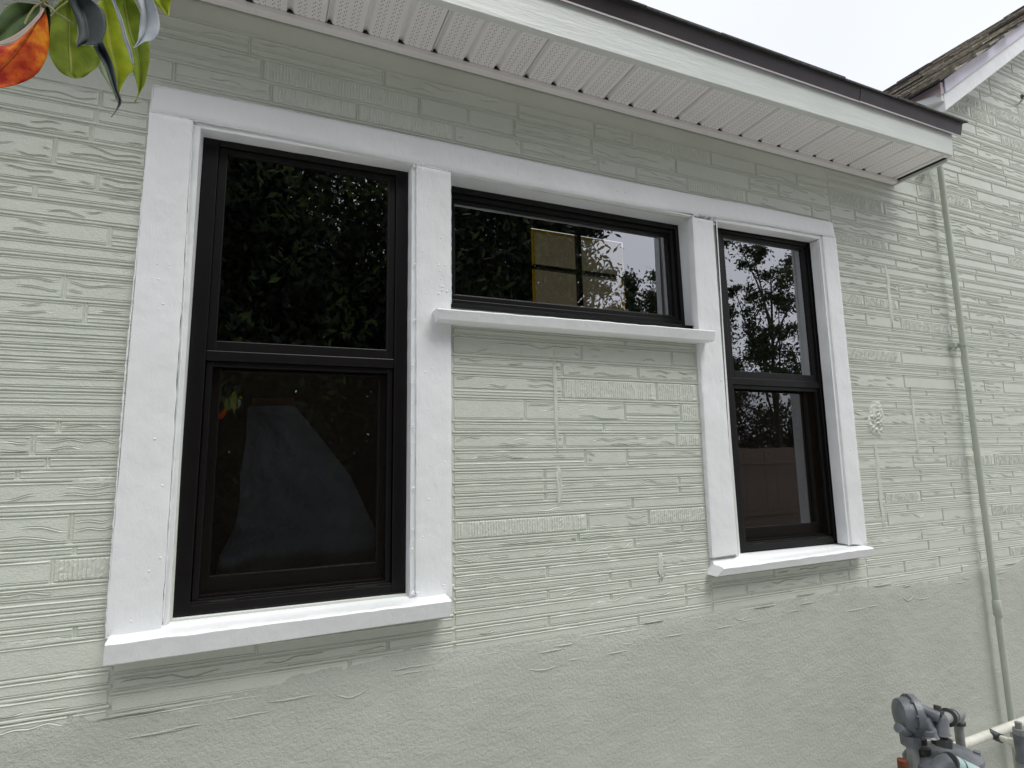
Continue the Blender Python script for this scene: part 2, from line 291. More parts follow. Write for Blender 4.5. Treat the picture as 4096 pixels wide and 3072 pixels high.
# --- embossed blocks
def smooth_noise(n_, k, r):
    a = [r.uniform(-1, 1) for _ in range(k + 3)]; out = []
    for i in range(n_):
        t = i / max(1, n_ - 1) * k; j = int(t); f = t - j; f = f * f * (3 - 2 * f); out.append(a[j] * (1 - f) + a[j + 1] * f)
    return out
def block_mesh(x0, x1, z0, z1, kind, r, far):
    w = x1 - x0; h = z1 - z0; P = r.uniform(0.0018, 0.0024)
    tilt = r.uniform(-0.0003, 0.0003)
    rowsets = []
    if kind == 'comb':
        sp = 0.0082; ng = max(2, int((w - 0.016) / sp)); cols = [0, 0.0013]; cd_ = [None, 0]
        for i in range(ng):
            c = 0.010 + i * sp
            if c > w - 0.010: break
            for dx, dd in ((-0.0023, 0), (0.0, 1)): cols.append(c + dx); cd_.append(dd)
        cols += [w - 0.0013, w]; cd_ += [0, None]
        nr = max(4, int(h / 0.0075)); rows = [0, 0.0013] + [0.004 + (h - 0.008) * i / nr for i in range(nr + 1)] + [h - 0.0013, h]
        V = []; F = []
        grp = [1.0 if r.random() > 0.06 else 0.2 for _ in range(ng + 3)]
        for j, rz in enumerate(rows):
            for i, cx in enumerate(cols):
                edge = j in (0, len(rows) - 1) or i in (0, len(cols) - 1)
                y = 0.001 if edge else -P
                if not edge and cd_[i] == 1 and 1 < j < len(rows) - 2: y -= 0.0025 * r.uniform(0.35, 1.15) * grp[(i // 2) % len(grp)]
                if not edge: y += r.uniform(-0.0003, 0.0003)
                V.append((x0 + cx + r.uniform(-.0004, .0004), y, z0 + rz))
        n_ = len(cols); m_ = len(rows)
    else:
        nx = max(4, int(w / (0.016 if far else 0.0105)))
        cols = [0, 0.0013] + [0.002 + (w - 0.004) * i / nx for i in range(1, nx)] + [w - 0.0013, w]; n_ = len(cols)
        lines = []       # each row: (list of z per column, list of depth per column)
        def const(z, d): lines.append(([z] * n_, [d] * n_))
        const(0, None); const(0.0013, 0)
        lo_, hi_ = 0.0021, 0
        if h > 0.018 and r.random() < 0.75:
            const(0.0030, 0); const(0.0040, 0.55); const(0.0050, 0); lo_ = 0.0056
        nb = len(lines)
        if kind == 'grain':
            L = max(1, int(round(h / 0.0200))); lh = (h - 0.006) / L
            base = smooth_noise(n_, max(2, int(w / 0.05)), r); ph = r.uniform(0, 6)
            fq = r.uniform(0.055, 0.11)
            for l in range(L):
                own = smooth_noise(n_, max(2, int(w / 0.045)), r)
                zc = []; env = []
                gate = smooth_noise(n_, max(2, int(w / 0.045)), r); off = r.uniform(-0.25, 0.30)
                for i in range(n_):
                    q = math.sin(2 * math.pi * cols[i] / fq + ph) * 0.22 + 0.50 * base[i] + 0.30 * own[i]
                    zc.append(0.003 + lh * (l + 0.5) + q * lh * 0.62)
                    e = max(0.0, min(1.0, (gate[i] + off) * 3.2)); env.append(e if 1 < i < n_ - 2 else 0.0)
                for dz, dd in ((-0.0040, 0.0), (-0.0022, -0.55), (-0.0002, 0.62), (0.0005, 0.66), (0.0013, 0.0)):
                    lines.append(([min(h - 0.0055, max(0.003, z + dz)) for z in zc], [dd * e for e in env]))
            # keep the rows in order
            for i in range(n_):
                last = lo_
                for ln in lines[nb:]:
                    ln[0][i] = max(last + 0.0003, ln[0][i]); last = ln[0][i]
                if last > h - 0.0050:
                    s_ = (h - 0.0053 - lo_) / (last - lo_)
                    for ln in lines[nb:]: ln[0][i] = lo_ + (ln[0][i] - lo_) * s_
        else:
            k = max(1, int(h / 0.014))
            for q in range(k): const(lo_ + (h - 0.0048 - lo_) * (q + 1) / (k + 1), 0)
        const(h - 0.0045, 0); const(h - .0028, -0.50); const(h, None)
        V = []; F = []; m_ = len(lines); sd_ = r.uniform(0, 90)
        for j, (zz, dd) in enumerate(lines):
            for i in range(n_):
                edge = j in (0, m_ - 1) or i in (0, n_ - 1)
                wob = noise.noise(Vector(((x0 + cols[i]) * 30 + sd_, j * .3, 0))) * 0.0009
                if edge: y = 0.001
                else: y = -P + (dd[i] or 0) * 0.0034 + noise.noise(Vector(((x0 + cols[i]) * 20, sd_, (z0 + zz[i]) * 30))) * 0.0004 + tilt * (2 * cols[i] / w - 1)
                zed = z0 + zz[i] + (wob if j in (0, 1, m_ - 1, m_ - 2) else 0)
                V.append((x0 + cols[i], y, zed))
    for j in range(m_ - 1):
        for i in range(n_ - 1): q = j * n_ + i; F.append((q, q + 1, q + n_ + 1, q + n_))
    SM = [0 < j < m_ - 2 and 0 < i < n_ - 2 for j in range(m_ - 1) for i in range(n_ - 1)]
    return V, F, SM

rows_left = [2.538, 2.489, 2.448, 2.399, 2.328, 2.278, 2.243, 2.2, 2.145, 2.107, 2.07, 2.01, 1.956, 1.927, 1.898, 1.872, 1.838, 1.804, 1.779, 1.738, 1.707, 1.657, 1.631, 1.606, 1.536, 1.465, 1.441, 1.385, 1.33, 1.297, 1.268, 1.198, 1.161, 1.12, 1.085, 1.05]
rows_mid = [2.02, 1.996, 1.937, 1.884, 1.815, 1.745, 1.713, 1.662, 1.605, 1.569, 1.535, 1.507, 1.467, 1.41, 1.38, 1.343, 1.323, 1.284, 1.255, 1.221, 1.182, 1.145, 1.11, 1.07]
rows_right = [2.618, 2.563, 2.515, 2.488, 2.445, 2.40, 2.371, 2.33, 2.298, 2.246, 2.22, 2.159, 2.13, 2.099, 2.068, 2.009, 1.99, 1.964, 1.90, 1.872, 1.845, 1.809, 1.742, 1.72, 1.695, 1.658, 1.62, 1.56, 1.538, 1.50, 1.474, 1.42, 1.393, 1.335, 1.315, 1.269, 1.225, 1.20, 1.15, 1.115, 1.07]
def extend(rows, top, r):
    z = rows[0]; out = list(rows)
    while z < top:
        z += r.choice((0.028, 0.034, 0.052, 0.06, 0.066)); out.insert(0, z)
    return out
r0 = random.Random(11)
top_rows = extend([2.595], 2.84, r0)
regions = [(-0.72, -0.305, rows_left), (0.474, 1.372, rows_mid), (2.145, 4.45, extend(rows_right, 4.32, r0)), (-0.72, 2.145, [z for z in top_rows]), (1.372, 2.145, [1.235, 1.20, 1.15, 1.11, 1.07]), (-0.305, 0.474, [1.215, 1.18, 1.145, 1.10, 1.06])]
segs = []; vj = []
for ri, (xa, xb, rows) in enumerate(regions):
    for zt, zb in zip(rows[:-1], rows[1:]):
        h = zt - zb; x = xa - (r0.uniform(0, 0.15) if ri in (0, 3) else 0)
        while x < xb - 0.01:
            L = r0.choice((0.13, 0.19, 0.24, 0.30, 0.36)) if h > 0.045 else r0.choice((0.24, 0.33, 0.42, 0.5))
            L *= 1.45 if ri == 0 else 1.2
            e = min(xb, x + L)
            if xb - e < 0.06: e = xb
            q = r0.random()
            if h < 0.030: k = 'plain'
            elif h < 0.045: k = 'grain' if q < 0.45 else 'plain'
            else: k = 'grain' if q < 0.58 else ('comb' if q < 0.82 else 'plain')
            s_ = x; g_ = 0.0061
            lim = 2.84 if (s_ < 2.60) else 9
            if zt > lim: x = e; continue
            if zt > 2.84 and s_ < 2.62 < e: s_ = 2.62
            # under the rake of the gable
            if zt > gable_z(max(s_, 2.888)) - 0.02 and s_ > 2.5:
                xr = 2.888 + (zt + 0.02 - 3.28) / 0.685; s_ = max(s_, xr)
            if e - s_ > 0.03:
                if e < xb: vj.append((e, zb, zt))
                # some tall courses are really two slabs pressed one over the other
                if h > 0.052 and k == 'grain' and r0.random() < 0.6:
                    zc = zb + 0.022; segs.append((s_ + .0042, e - .0042, zb + g_ * .85, zc - g_ * .5, 'plain')); segs.append((s_ + .0042, e - .0042, zc + g_ * .5, zt - g_ * .85, k))
                else: segs.append((s_ + .0042, e - .0042, zb + g_ * .85, zt - g_ * .85, k))
            x = e
def view_size(s_):
    c = Vector(((s_[0] + s_[1]) / 2, 0, (s_[2] + s_[3]) / 2)); d = (c - CAM); 
    q = RM.transposed() @ d; u = 2048 + FPX * q.x / -q.z; v = 1536 - FPX * q.y / -q.z
    vis = -60 < u < 4156 and -60 < v < 3130
    return (s_[1] - s_[0]) * (s_[3] - s_[2]) * abs(d.y) / d.length ** 3 * (1 if vis else 0.001)
segs.sort(key=view_size, reverse=True)
segs = [s_ for s_ in segs if view_size(s_) > 1e-7]
far_mb = MB(); far_sm = []; rb = random.Random(5)
for n_, s_ in enumerate(segs):
    far = ((s_[0] + s_[1]) / 2) > 2.1
    V, F, SM = block_mesh(*s_, rb, far)
    if n_ < 300:
        o = Vector((s_[0], 0, s_[2])); V = [(a - o.x, b_, c - o.z) for a, b_, c in V]
        # object coordinates drive the plaster grain, so every block shows a different patch of it
        bo = link('stucco_block', V, F, M['sage'], wall, loc=o); pass
    else: far_mb.add(V, F); far_sm += SM
fo = far_mb.build('small_stucco_blocks', M['sage'], wall, kind='stuff'); pass
# fine raised bead that runs along the joints
jb = MB(); rj = random.Random(3)
for xa, xb, rows in regions:
    for z in rows:
        if z > 2.84 and xa < 2.6 and xb < 3: continue
        x = xa
        if z > 3.2: x = max(x, 2.90 + (z - 3.28) / 0.685)
        elif z > 2.84: x = max(x, 2.63)
        n_ = max(2, int((xb - x) / 0.03))
        if xb - x < 0.05: continue
        for off in (0.0,):
            b0 = len(jb.v)
            for i in range(n_ + 1):
                t = x + (xb - x) * i / n_; wz = z + off + rj.uniform(-.0004, .0004); hh = rj.uniform(0.0022, 0.0034) if rj.random() > 0.06 else 0.001
                jb.v += [(t, 0.0003, wz - 0.0030), (t, -hh, wz - .0016), (t, -hh, wz + .0016), (t, 0.0003, wz + 0.0030)]
            for i in range(n_):
                q = b0 + 4 * i; jb.f += [(q, q + 4, q + 5, q + 1), (q + 1, q + 5, q + 6, q + 2), (q + 2, q + 6, q + 7, q + 3)]
for (x, z0_, z1_) in vj:
    for off in (0.0,):
        b0 = len(jb.v); n_ = max(3, int((z1_ - z0_) / 0.012))
        for i in range(n_ + 1):
            t = z0_ + .002 + (z1_ - z0_ - .004) * i / n_; wx = x + off + rj.uniform(-.0006, .0006); hh = rj.uniform(0.0016, 0.0034)
            jb.v += [(wx - 0.0015, 0.0003, t), (wx, -hh, t), (wx + 0.0015, 0.0003, t)]
        for i in range(n_):
            q = b0 + 3 * i; jb.f += [(q, q + 1, q + 4, q + 3), (q + 1, q + 2, q + 5, q + 4)]
jb.build('joint_beads', M['sage'], wall, kind='stuff')

# smooth rendered skirt below the blocks, its upper edge trowelled unevenly over them
def skirt_top(x): return 1.165
def fade(x, z):
    q = 1.118 + 0.030 * noise.noise(Vector((x * 1.7, 0, 0))) + 0.022 * noise.noise(Vector((x * 6, 4, z * 4)))
    t = max(0.0, min(1.0, (q + 0.045 - z) / 0.09)); return t * t * (3 - 2 * t)
V = []; F = []
gx = [-2.4, -1.5, -0.9] + [-0.72 + i * 0.0105 for i in range(int(4.4 / 0.0105))] + [4.2, 6.0, 8.3]
gz = [0.0, 0.12] + [0.24 + i * 0.0105 for i in range(84)]
gz = [z / 1.122 for z in gz]; gz += [1 - 0.006, 1 - 0.003, 1.0]; gz = [min(1, z) for z in gz]
for j, tz in enumerate(gz):
    for x in gx:
        T = skirt_top(x); z = T * tz
        p = Vector((x * 1.0, 0, z))
        y = 0.0012 - 0.0060 * fade(x, z) + noise.noise(p * 3.2) * 0.0012 + noise.noise(Vector((x * 16, 1, z * 55))) * 0.0014 + noise.noise(p * 75) * 0.0008
        if j == len(gz) - 1: y = 0.0006
        V.append((x, y, z))
n_ = len(gx)
for j in range(len(gz) - 1):
    for i in range(n_ - 1): q = j * n_ + i; F.append((q, q + 1, q + n_ + 1, q + n_))
link('render_skirt', V, F, M['skirt'], wall, smooth=True)
# trowel arcs and scrapes along the top of the skirt
tm = MB(); rt = random.Random(21)
for k in range(34):
    x = rt.uniform(-0.6, 3.1); z = 1.13 - rt.uniform(-0.01, 0.085); L = rt.uniform(0.04, 0.16); bend = rt.uniform(-0.03, 0.01) if rt.random() < 0.22 else rt.uniform(-.003, .003)
    pts = []; rr = []
    for i in range(13):
        t = i / 12; pts.append((x + L * t, -0.0045, z + bend * math.sin(math.pi * t) + 0.012 * t * rt.choice((0, 1)) * 0 + rt.uniform(-.0008, .0008))); rr.append(0.0003 + 0.0022 * math.sin(math.pi * t))
    tm.tube(pts, rr, 6, False)
tm.build('trowel_marks', M['skirt'], wall, kind='stuff', smooth=True)
# knob of rough filler
V = []; F = []; nu, nv = 30, 36
c = Vector((2.295, 0, 1.765))
for j in range(nv + 1):
    for i in range(nu + 1):
        a = i / nu * 2 - 1; b_ = j / nv * 2 - 1
        rr = math.hypot(a, b_) * (1 + .3 * noise.noise(Vector((a * 1.5, b_ * 1.5, 7)))); e = max(0.0, 1 - rr ** 2.4)
        x = a * 0.058 + 0.010 * b_; z = b_ * 0.078
        y = 0.002 - 0.0065 * min(1, e * 2.2) - 0.006 * e * abs(math.sin(b_ * 11 + a * 2.5 + noise.noise(Vector((a * 4, b_ * 4, 0))) * 3)) - e * 0.009 * noise.noise(Vector((a * 7, b_ * 9, 3)))
        V.append((c.x + x, y, c.z + z))
for j in range(nv):
    for i in range(nu): q = j * (nu + 1) + i; F.append((q, q + 1, q + nu + 2, q + nu + 1))
link('rough_filler_patch', V, F, M['sage'], wall, smooth=True)
# smears of filler over the courses right of the windows, vertical mat seams
sm_ = MB()
def smear(x, z, w, h, t, s0):
    V = []; F = []; nu, nv = 16, 8
    for j in range(nv + 1):
        for i in range(nu + 1):
            a = i / nu * 2 - 1; b_ = j / nv * 2 - 1; k_ = 1 + 0.35 * noise.noise(Vector((a * 3 + s0, b_ * 3, 1)))
            e = max(0.0, 1 - (abs(a) ** 2.5 + abs(b_) ** 2.5))
            V.append((x + a * w * k_ + noise.noise(Vector((b_ * 3.5 + s0, 3, 1))) * w * .9 * (w < h), 0.001 - (t + 0.003) * min(1, e * 3) - 0.0016 * e * noise.noise(Vector((a * 9 + s0, b_ * 5, 2))), z + b_ * h * k_))
    for j in range(nv):
        for i in range(nu): q = j * (nu + 1) + i; F.append((q, q + 1, q + nu + 2, q + nu + 1))
    sm_.add(V, F)
rs_ = random.Random(9)
for (x, z, w, h) in ((2.272, 1.50, .012, .20), (2.543, 1.76, .010, .16), (2.46, 1.64, .12, .013), (2.35, 1.28, .14, .014), (2.62, 1.30, .13, .018), (3.0, 1.62, .16, .012),
                     (0.807, 1.80, .007, .17), (0.81, 1.55, .010, .07), (1.17, 1.28, .012, .05), (1.22, 1.30, .05, .016), (1.0, 1.19, .12, .012), (2.70, 2.2, .10, .012), (2.47, 2.30, .012, .16), (-0.36, 1.60, .045, .012), (-0.5, 1.27, .12, .009)):
    smear(x, z, w, h, 0.0022 if w < h else 0.0004, rs_.uniform(0, 40))
sm_.build('filler_smears', M['sage'], wall, kind='stuff', smooth=True)

# ------------------------------------------------------------------ window surround
trim = part('window_surround', house)
A = lambda u, v, y=YC: at(u, v, y)
def P3(p, dy): return Vector((p.x, p.y + dy, p.z))
top0 = A(613, 340); top1 = A(3331, 889)
topm = [top0, A(1024, 417), A(1783, 572), A(2511, 727), A(3072, 834), top1]
botm = [A(596, 443), A(1024, 527), A(1792, 684), A(2511, 817), A(3072, 901), A(3345, 952)]
for i in range(1):
    pass
# header: one long board, its outline follows the slightly sagging courses
def strip_board(name, tops, bots, depth, m, parent, label=None, amp=0.0012):
    V = []; F = []; cols = []
    for k in range(len(tops) - 1):
        n_ = max(2, int((tops[k + 1] - tops[k]).length / 0.02))
        for i in range(n_ + (1 if k == len(tops) - 2 else 0)): cols.append((tops[k].lerp(tops[k + 1], i / n_), bots[k].lerp(bots[k + 1], i / n_)))
    rows = [0, 0.012, 0.035] + [0.035 + 0.93 * i / 6 for i in range(1, 6)] + [0.965, 0.988, 1.0]
    W_ = len(cols); sd_ = rng.random() * 30
    for j, t in enumerate(rows):
        for i, (a, b_) in enumerate(cols):
            p = b_.lerp(a, t); e = min(t, 1 - t); y = 0.0028 * (1 - min(1, e / 0.035)) ** 2
            if i in (0, W_ - 1): y += 0.0028
            p.y += y + noise.noise(Vector((p.x * 14 + sd_, 0, p.z * 14))) * amp + noise.noise(Vector((p.x * 60 + sd_, 0, p.z * 60))) * amp * .5
            if j in (0, len(rows) - 1): p.z += noise.noise(Vector((p.x * 25, j, sd_))) * 0.0030
            V.append(p)
    for j in range(len(rows) - 1):
        for i in range(W_ - 1): q = j * W_ + i; F.append((q, q + 1, q + W_ + 1, q + W_))
    h = len(rows)
    ring = [i for i in range(W_)] + [j * W_ + W_ - 1 for j in range(1, h)] + [(h - 1) * W_ + i for i in range(W_ - 2, -1, -1)] + [j * W_ for j in range(h - 2, 0, -1)]
    b0 = len(V)
    for r in ring: V.append(Vector((V[r].x, tops[0].y + depth, V[r].z)))
    for k in range(len(ring)): k2 = (k + 1) % len(ring); F.append((ring[k2], ring[k], b0 + k, b0 + k2))
    o = link(name, V, F, m, parent, smooth=True, label=label); o.data.set_sharp_from_angle(angle=math.radians(50)); return o
strip_board('header', topm, botm, 0.03, M['white'], trim)
D = 0.030
board('casing', A(598, 447), A(770, 480), A(419, 2552), A(646, 2520), D, M['white'], trim, label='left casing of the large window')
board('casing', A(1666, 660), A(1803, 689), A(1664, 2405), A(1807, 2390), D, M['white'], trim, label='casing between the large window and the long high window')
board('casing', A(2769, 868), A(2853, 883), A(2850, 2232), A(2948, 2218), D, M['white'], trim, label='casing between the long high window and the right window')
board('casing', A(3290, 945), A(3345, 954), A(3408, 2178), A(3470, 2182), D, M['white'], trim, label='right casing of the right window')
# stop beads round the two tall openings
YB = -0.0125
def bead(p0, p1, q0, q1, n='stop_bead'):
    board(n, p0, p1, q0, q1, 0.045, M['white'], trim, amp=0.0005, rnd=0.002)
B = lambda u, v: at(u, v, YB)
bead(B(772, 484), B(1666, 645), B(802, 512), B(1648, 662))            # large window, top
bead(B(772, 486), B(801, 508), B(648, 2516), B(676, 2488))            # left
bead(B(1648, 664), B(1666, 646), B(1640, 2385), B(1664, 2400))        # right
bead(B(2856, 868), B(3294, 945), B(2856, 884), B(3276, 955))          # right window, top
bead(B(3277, 958), B(3293, 946), B(3394, 2178), B(3409, 2180))        # right

# reveals: the deep painted sides of the openings, from the beads back to the black frames
def reveal(front, back, name='reveal'):
    """front/back: 4 corners tl, tr, br, bl"""
    nm = ('head', 'jamb', 'sill', 'jamb')
    for k in range(4):
        if k == 2: continue
        a, b_, c, d = front[k], front[(k + 1) % 4], back[(k + 1) % 4], back[k]
        ctr = sum((Vector(p) for p in front), Vector()) / 4
        out = [Vector(p) + (Vector(p) - ctr).normalized() * 0.012 for p in (a, b_, c, d)]
        mbx = MB(); mbx.add([a, b_, c, d, *out], [(0, 1, 2, 3), (7, 6, 5, 4), (0, 4, 5, 1), (1, 5, 6, 2), (2, 6, 7, 3), (3, 7, 4, 0)])
        mbx.build(name, M['white'], trim)
GL, GR, GT = 0.030, 0.040, 0.067
lf = [at(817, 544, GL), at(1634, 685, GL), at(1621, 2369, GL), at(685, 2468, GL)]
rf = [at(2858, 902, GR), at(3243, 972, GR), at(3361, 2170, GR), at(2962, 2208, GR)]
tr_ = at(2711, 902, GT); brr = at(2740, 1300, GT)
tl_ = at(1804, 743, GT); bl_ = at(1806, 1215, GT)
sl_t = (tr_.z - tl_.z) / (tr_.x - tl_.x); sl_b = (brr.z - bl_.z) / (brr.x - bl_.x)
XL = 0.470
tf = [Vector((XL, GT, tl_.z + sl_t * (XL - tl_.x))), tr_, brr, Vector((XL, GT, bl_.z + sl_b * (XL - bl_.x)))]
def ext(q, f): c = sum((p for p in q), Vector()) / 4; return [c + (p - c) * f for p in q]
reveal([B(802, 512), B(1648, 662), B(1640, 2392), B(676, 2486)], ext(lf, 1.004))
reveal([B(2868, 884), B(3276, 955), B(3394, 2178), B(2948, 2210)], ext(rf, 1.004))
reveal([at(1804, 687, YC + .004), at(2770, 866, YC + .004), at(2798, 1310, YC + .004), at(1806, 1216, YC + .004)], ext(tf, 1.002))

# sills: nose, sloping top
def sill(ft, fr_, fbr, fbl, back_y, zback0, zback1, label, ys=YC):
    """front face corners tl, tr, br, bl, then the top runs back to back_y"""
    V = []; F = []; n_ = max(6, int((fr_ - ft).length / 0.018)); sd_ = rng.random() * 40
    prof = []
    for i in range(n_ + 1):
        t = i / n_; a = ft.lerp(fr_, t); b_ = fbl.lerp(fbr, t); zb = zback0 + (zback1 - zback0) * t
        w1 = noise.noise(Vector((a.x * 16, sd_, 0))) * 0.0018 + noise.noise(Vector((a.x * 48, sd_, 0))) * 0.0011
        x = a.x
        pr = [Vector((b_.x, back_y, b_.z + 0.002)), Vector((b_.x, b_.y + 0.010, b_.z)), Vector((b_.x, b_.y + .007, b_.z + 0.002)),
              Vector((b_.x * .5 + a.x * .5, a.y + .0035 + w1 * .4, (a.z + b_.z) / 2)), Vector((a.x, a.y + w1 * .3, a.z - 0.004 + w1)), Vector((a.x, a.y + 0.004, a.z + w1)),
              Vector((a.x, a.y * .5 + ys * .5, a.z + .0025 + w1 * .5)), Vector((a.x, ys + 0.002, a.z + 0.0045 + w1)), Vector((a.x, ys + 0.007, zb - 0.003 + w1 * .6)), Vector((a.x, ys + 0.011, zb - .0005)), Vector((a.x, back_y, zb + 0.002))]
        prof.append(len(pr)); V += pr
    k = prof[0]
    for i in range(n_):
        for j in range(k): j2 = (j + 1) % k; F.append((i * k + j, i * k + j2, (i + 1) * k + j2, (i + 1) * k + j))
    F.append(tuple(range(k - 1, -1, -1))); F.append(tuple(n_ * k + j for j in range(k)))
    o = link('sill', V, F, M['white'], trim, smooth=True, label=label); o.data.set_sharp_from_angle(angle=math.radians(38)); return o
YS1, YS2, YS3 = -0.068, -0.070, -0.060
sill(at(419, 2575, YS1), at(1806, 2399, YS1), at(1803, 2470, YS1), at(407, 2672, YS1), 0.055, lf[3].z - 0.004, lf[2].z - 0.004, 'sill under the large window')
sill(at(1751, 1231, YS2), at(2860, 1321, YS2), at(2863, 1363, YS2), at(1760, 1275, YS2), 0.095, tf[3].z - .002, tf[2].z - .002, 'sill under the long high window', ys=0.050)
sill(at(2895, 2272, YS3), at(3496, 2190, YS3), at(3496, 2226, YS3), at(2876, 2309, YS3), 0.060, rf[3].z - 0.006, rf[2].z - 0.006, 'sill under the right window')
# bumps of old filler and paint drips on the white boards
bl = MB(); rp = random.Random(31)
def pimple(p, r):
    V = []; F = []
    for j in range(3):
        for i in range(7):
            a = 2 * math.pi * i / 7; q = r * math.cos(j * math.pi / 6); V.append((p.x + q * math.cos(a), p.y - r * .6 * math.sin(j * math.pi / 6), p.z + q * math.sin(a)))
    V.append((p.x, p.y - r * .6, p.z))
    for j in range(2):
        for i in range(7): F.append((j * 7 + i, j * 7 + (i + 1) % 7, j * 7 + 7 + (i + 1) % 7, j * 7 + 7 + i))
    for i in range(7): F.append((14 + i, 14 + (i + 1) % 7, 21))
    bl.add(V, F)
for (u0, v0, u1, v1, n_, du) in ((700, 900, 560, 2500, 18, 60), (1740, 720, 1740, 2380, 46, 55), (1655, 900, 1652, 2380, 22, 8), (3320, 1100, 3435, 2170, 26, 22), (2830, 1000, 2890, 2200, 14, 28), (1850, 640, 3250, 920, 26, 60)):
    for k in range(n_):
        t = rp.random(); pimple(A(u0 + (u1 - u0) * t + rp.uniform(-du, du), v0 + (v1 - v0) * t + rp.uniform(-8, 8) * (1 if du > 30 else 1), YC + 0.0008), rp.uniform(0.0012, 0.0034))
for k in range(26):
    t = rp.random(); pimple(A(1770 + 1070 * t, 1252 + 92 * t + rp.uniform(-12, 12), YS2 + 0.0005), rp.uniform(0.001, 0.0022))
def caulk(name, pts, r0_, seed):
    rc = random.Random(seed); mbq = MB(); P = []; rr = []
    for (a, b_) in zip(pts[:-1], pts[1:]):
        n_ = max(3, int((b_ - a).length / 0.008))
        for i in range(n_): P.append(a.lerp(b_, i / n_) + Vector((rc.uniform(-.0006, .0006), rc.uniform(-.0003, .0003), rc.uniform(-.0006, .0006)))); rr.append(r0_ * rc.uniform(.5, 1.3))
    mbq.tube(P, rr, 6); mbq.build(name, M['white'], trim, smooth=True)
YK = YC + 0.0012
caulk('caulk_line', [A(771, 484, YK), A(722, 1462, YK), A(650, 2500, YK)], .0017, 1)
caulk('caulk_line', [A(1666, 655, YK), A(1668, 1462, YK), A(1664, 2395, YK)], .0017, 2)
caulk('caulk_line', [A(772, 482, YK), A(1210, 560, YK), A(1664, 645, YK)], .0015, 3)
caulk('caulk_line', [A(613, 342, YK + .001), A(1024, 419, YK + .001), A(1783, 574, YK + .001), A(2511, 729, YK + .001), A(3329, 891, YK + .001)], .0022, 4)
caulk('caulk_line', [A(3293, 948, YK), A(3350, 1536, YK), A(3409, 2176, YK)], .0017, 5)
caulk('caulk_line', [A(613, 345, YK + .002), A(503, 1462, YK + .002), A(421, 2545, YK + .002)], .0018, 6)
caulk('caulk_line', [A(1803, 690, YK + .001), A(1805, 1228, YK + .001)], .0013, 7)
caulk('caulk_line', [A(600, 446, YK + .001), A(770, 481, YK + .001)], .0022, 8)
caulk('caulk_line', [A(1668, 660, YK + .001), A(1802, 688, YK + .001)], .0028, 9)
caulk('caulk_line', [A(2770, 867, YK + .001), A(2800, 846, YK), A(2855, 870, YK + .001)], .0034, 10)
caulk('caulk_line', [A(3290, 944, YK + .001), A(3344, 954, YK + .001)], .0024, 11)
caulk('caulk_line', [A(420, 2553, YK), A(646, 2522, YK)], .0022, 12)
caulk('caulk_line', [A(1664, 2406, YK), A(1806, 2392, YK)], .0026, 13)
for (u_, v_, n_) in ((2800, 850, 26), (2852, 872, 16), (1672, 655, 12), (1765, 1070, 18), (1765, 1160, 12), (1660, 2370, 14), (1780, 2360, 12)):
    for k in range(n_): pimple(A(u_ + rp.gauss(0, 13), v_ + rp.gauss(0, 14), YC + .0014), rp.uniform(.0016, .0046))
bl.build('paint_blisters', M['white'], trim, kind='stuff', smooth=True)

# ------------------------------------------------------------------ windows
def quadmap(q):
    tl, tr, br, bl_ = q
    W_ = ((tr - tl).length + (br - bl_).length) / 2; H_ = ((tl - bl_).length + (tr - br).length) / 2
    def f(x, z, y=0.0):   # metres from the lower left corner
        a = x / W_; b_ = z / H_
        p = (bl_.lerp(br, a)).lerp(tl.lerp(tr, a), b_); return Vector((p.x, p.y + y, p.z))
    return f, W_, H_
def bar(mb, f, x0, x1, z0, z1, y0, y1):
    mb.hexa([f(x0, z0, y0), f(x1, z0, y0), f(x1, z1, y0), f(x0, z1, y0), f(x0, z0, y1), f(x1, z0, y1), f(x1, z1, y1), f(x0, z1, y1)])
def ringf(name, f, x0, x1, z0, z1, w, y0, y1, parent, wt=None, wb=None, m=None, bev=0.0015, label=None):
    wt = wt or w; wb = wb or w; mb = MB()
    bar(mb, f, x0, x0 + w, z0, z1, y0, y1); bar(mb, f, x1 - w, x1, z0, z1, y0, y1)
    bar(mb, f, x0 + w, x1 - w, z1 - wt, z1, y0 + .0002, y1); bar(mb, f, x0 + w, x1 - w, z0, z0 + wb, y0 + .0002, y1)
    o = mb.build(name, m or M['frame'], parent, label=label); bevel(o, bev, 2); return o
def pane(name, f, x0, x1, z0, z1, y, parent, m, label=None):
    mb = MB(); bar(mb, f, x0, x1, z0, z1, y, y + 0.004)
    # only the outer face reflects like the photo; give the pane real thickness with a plain inner face
    v = [f(x0, z0, y), f(x1, z0, y), f(x1, z1, y), f(x0, z1, y)]
    return link(name, v, [(0, 1, 2, 3)], m, parent, label=label)
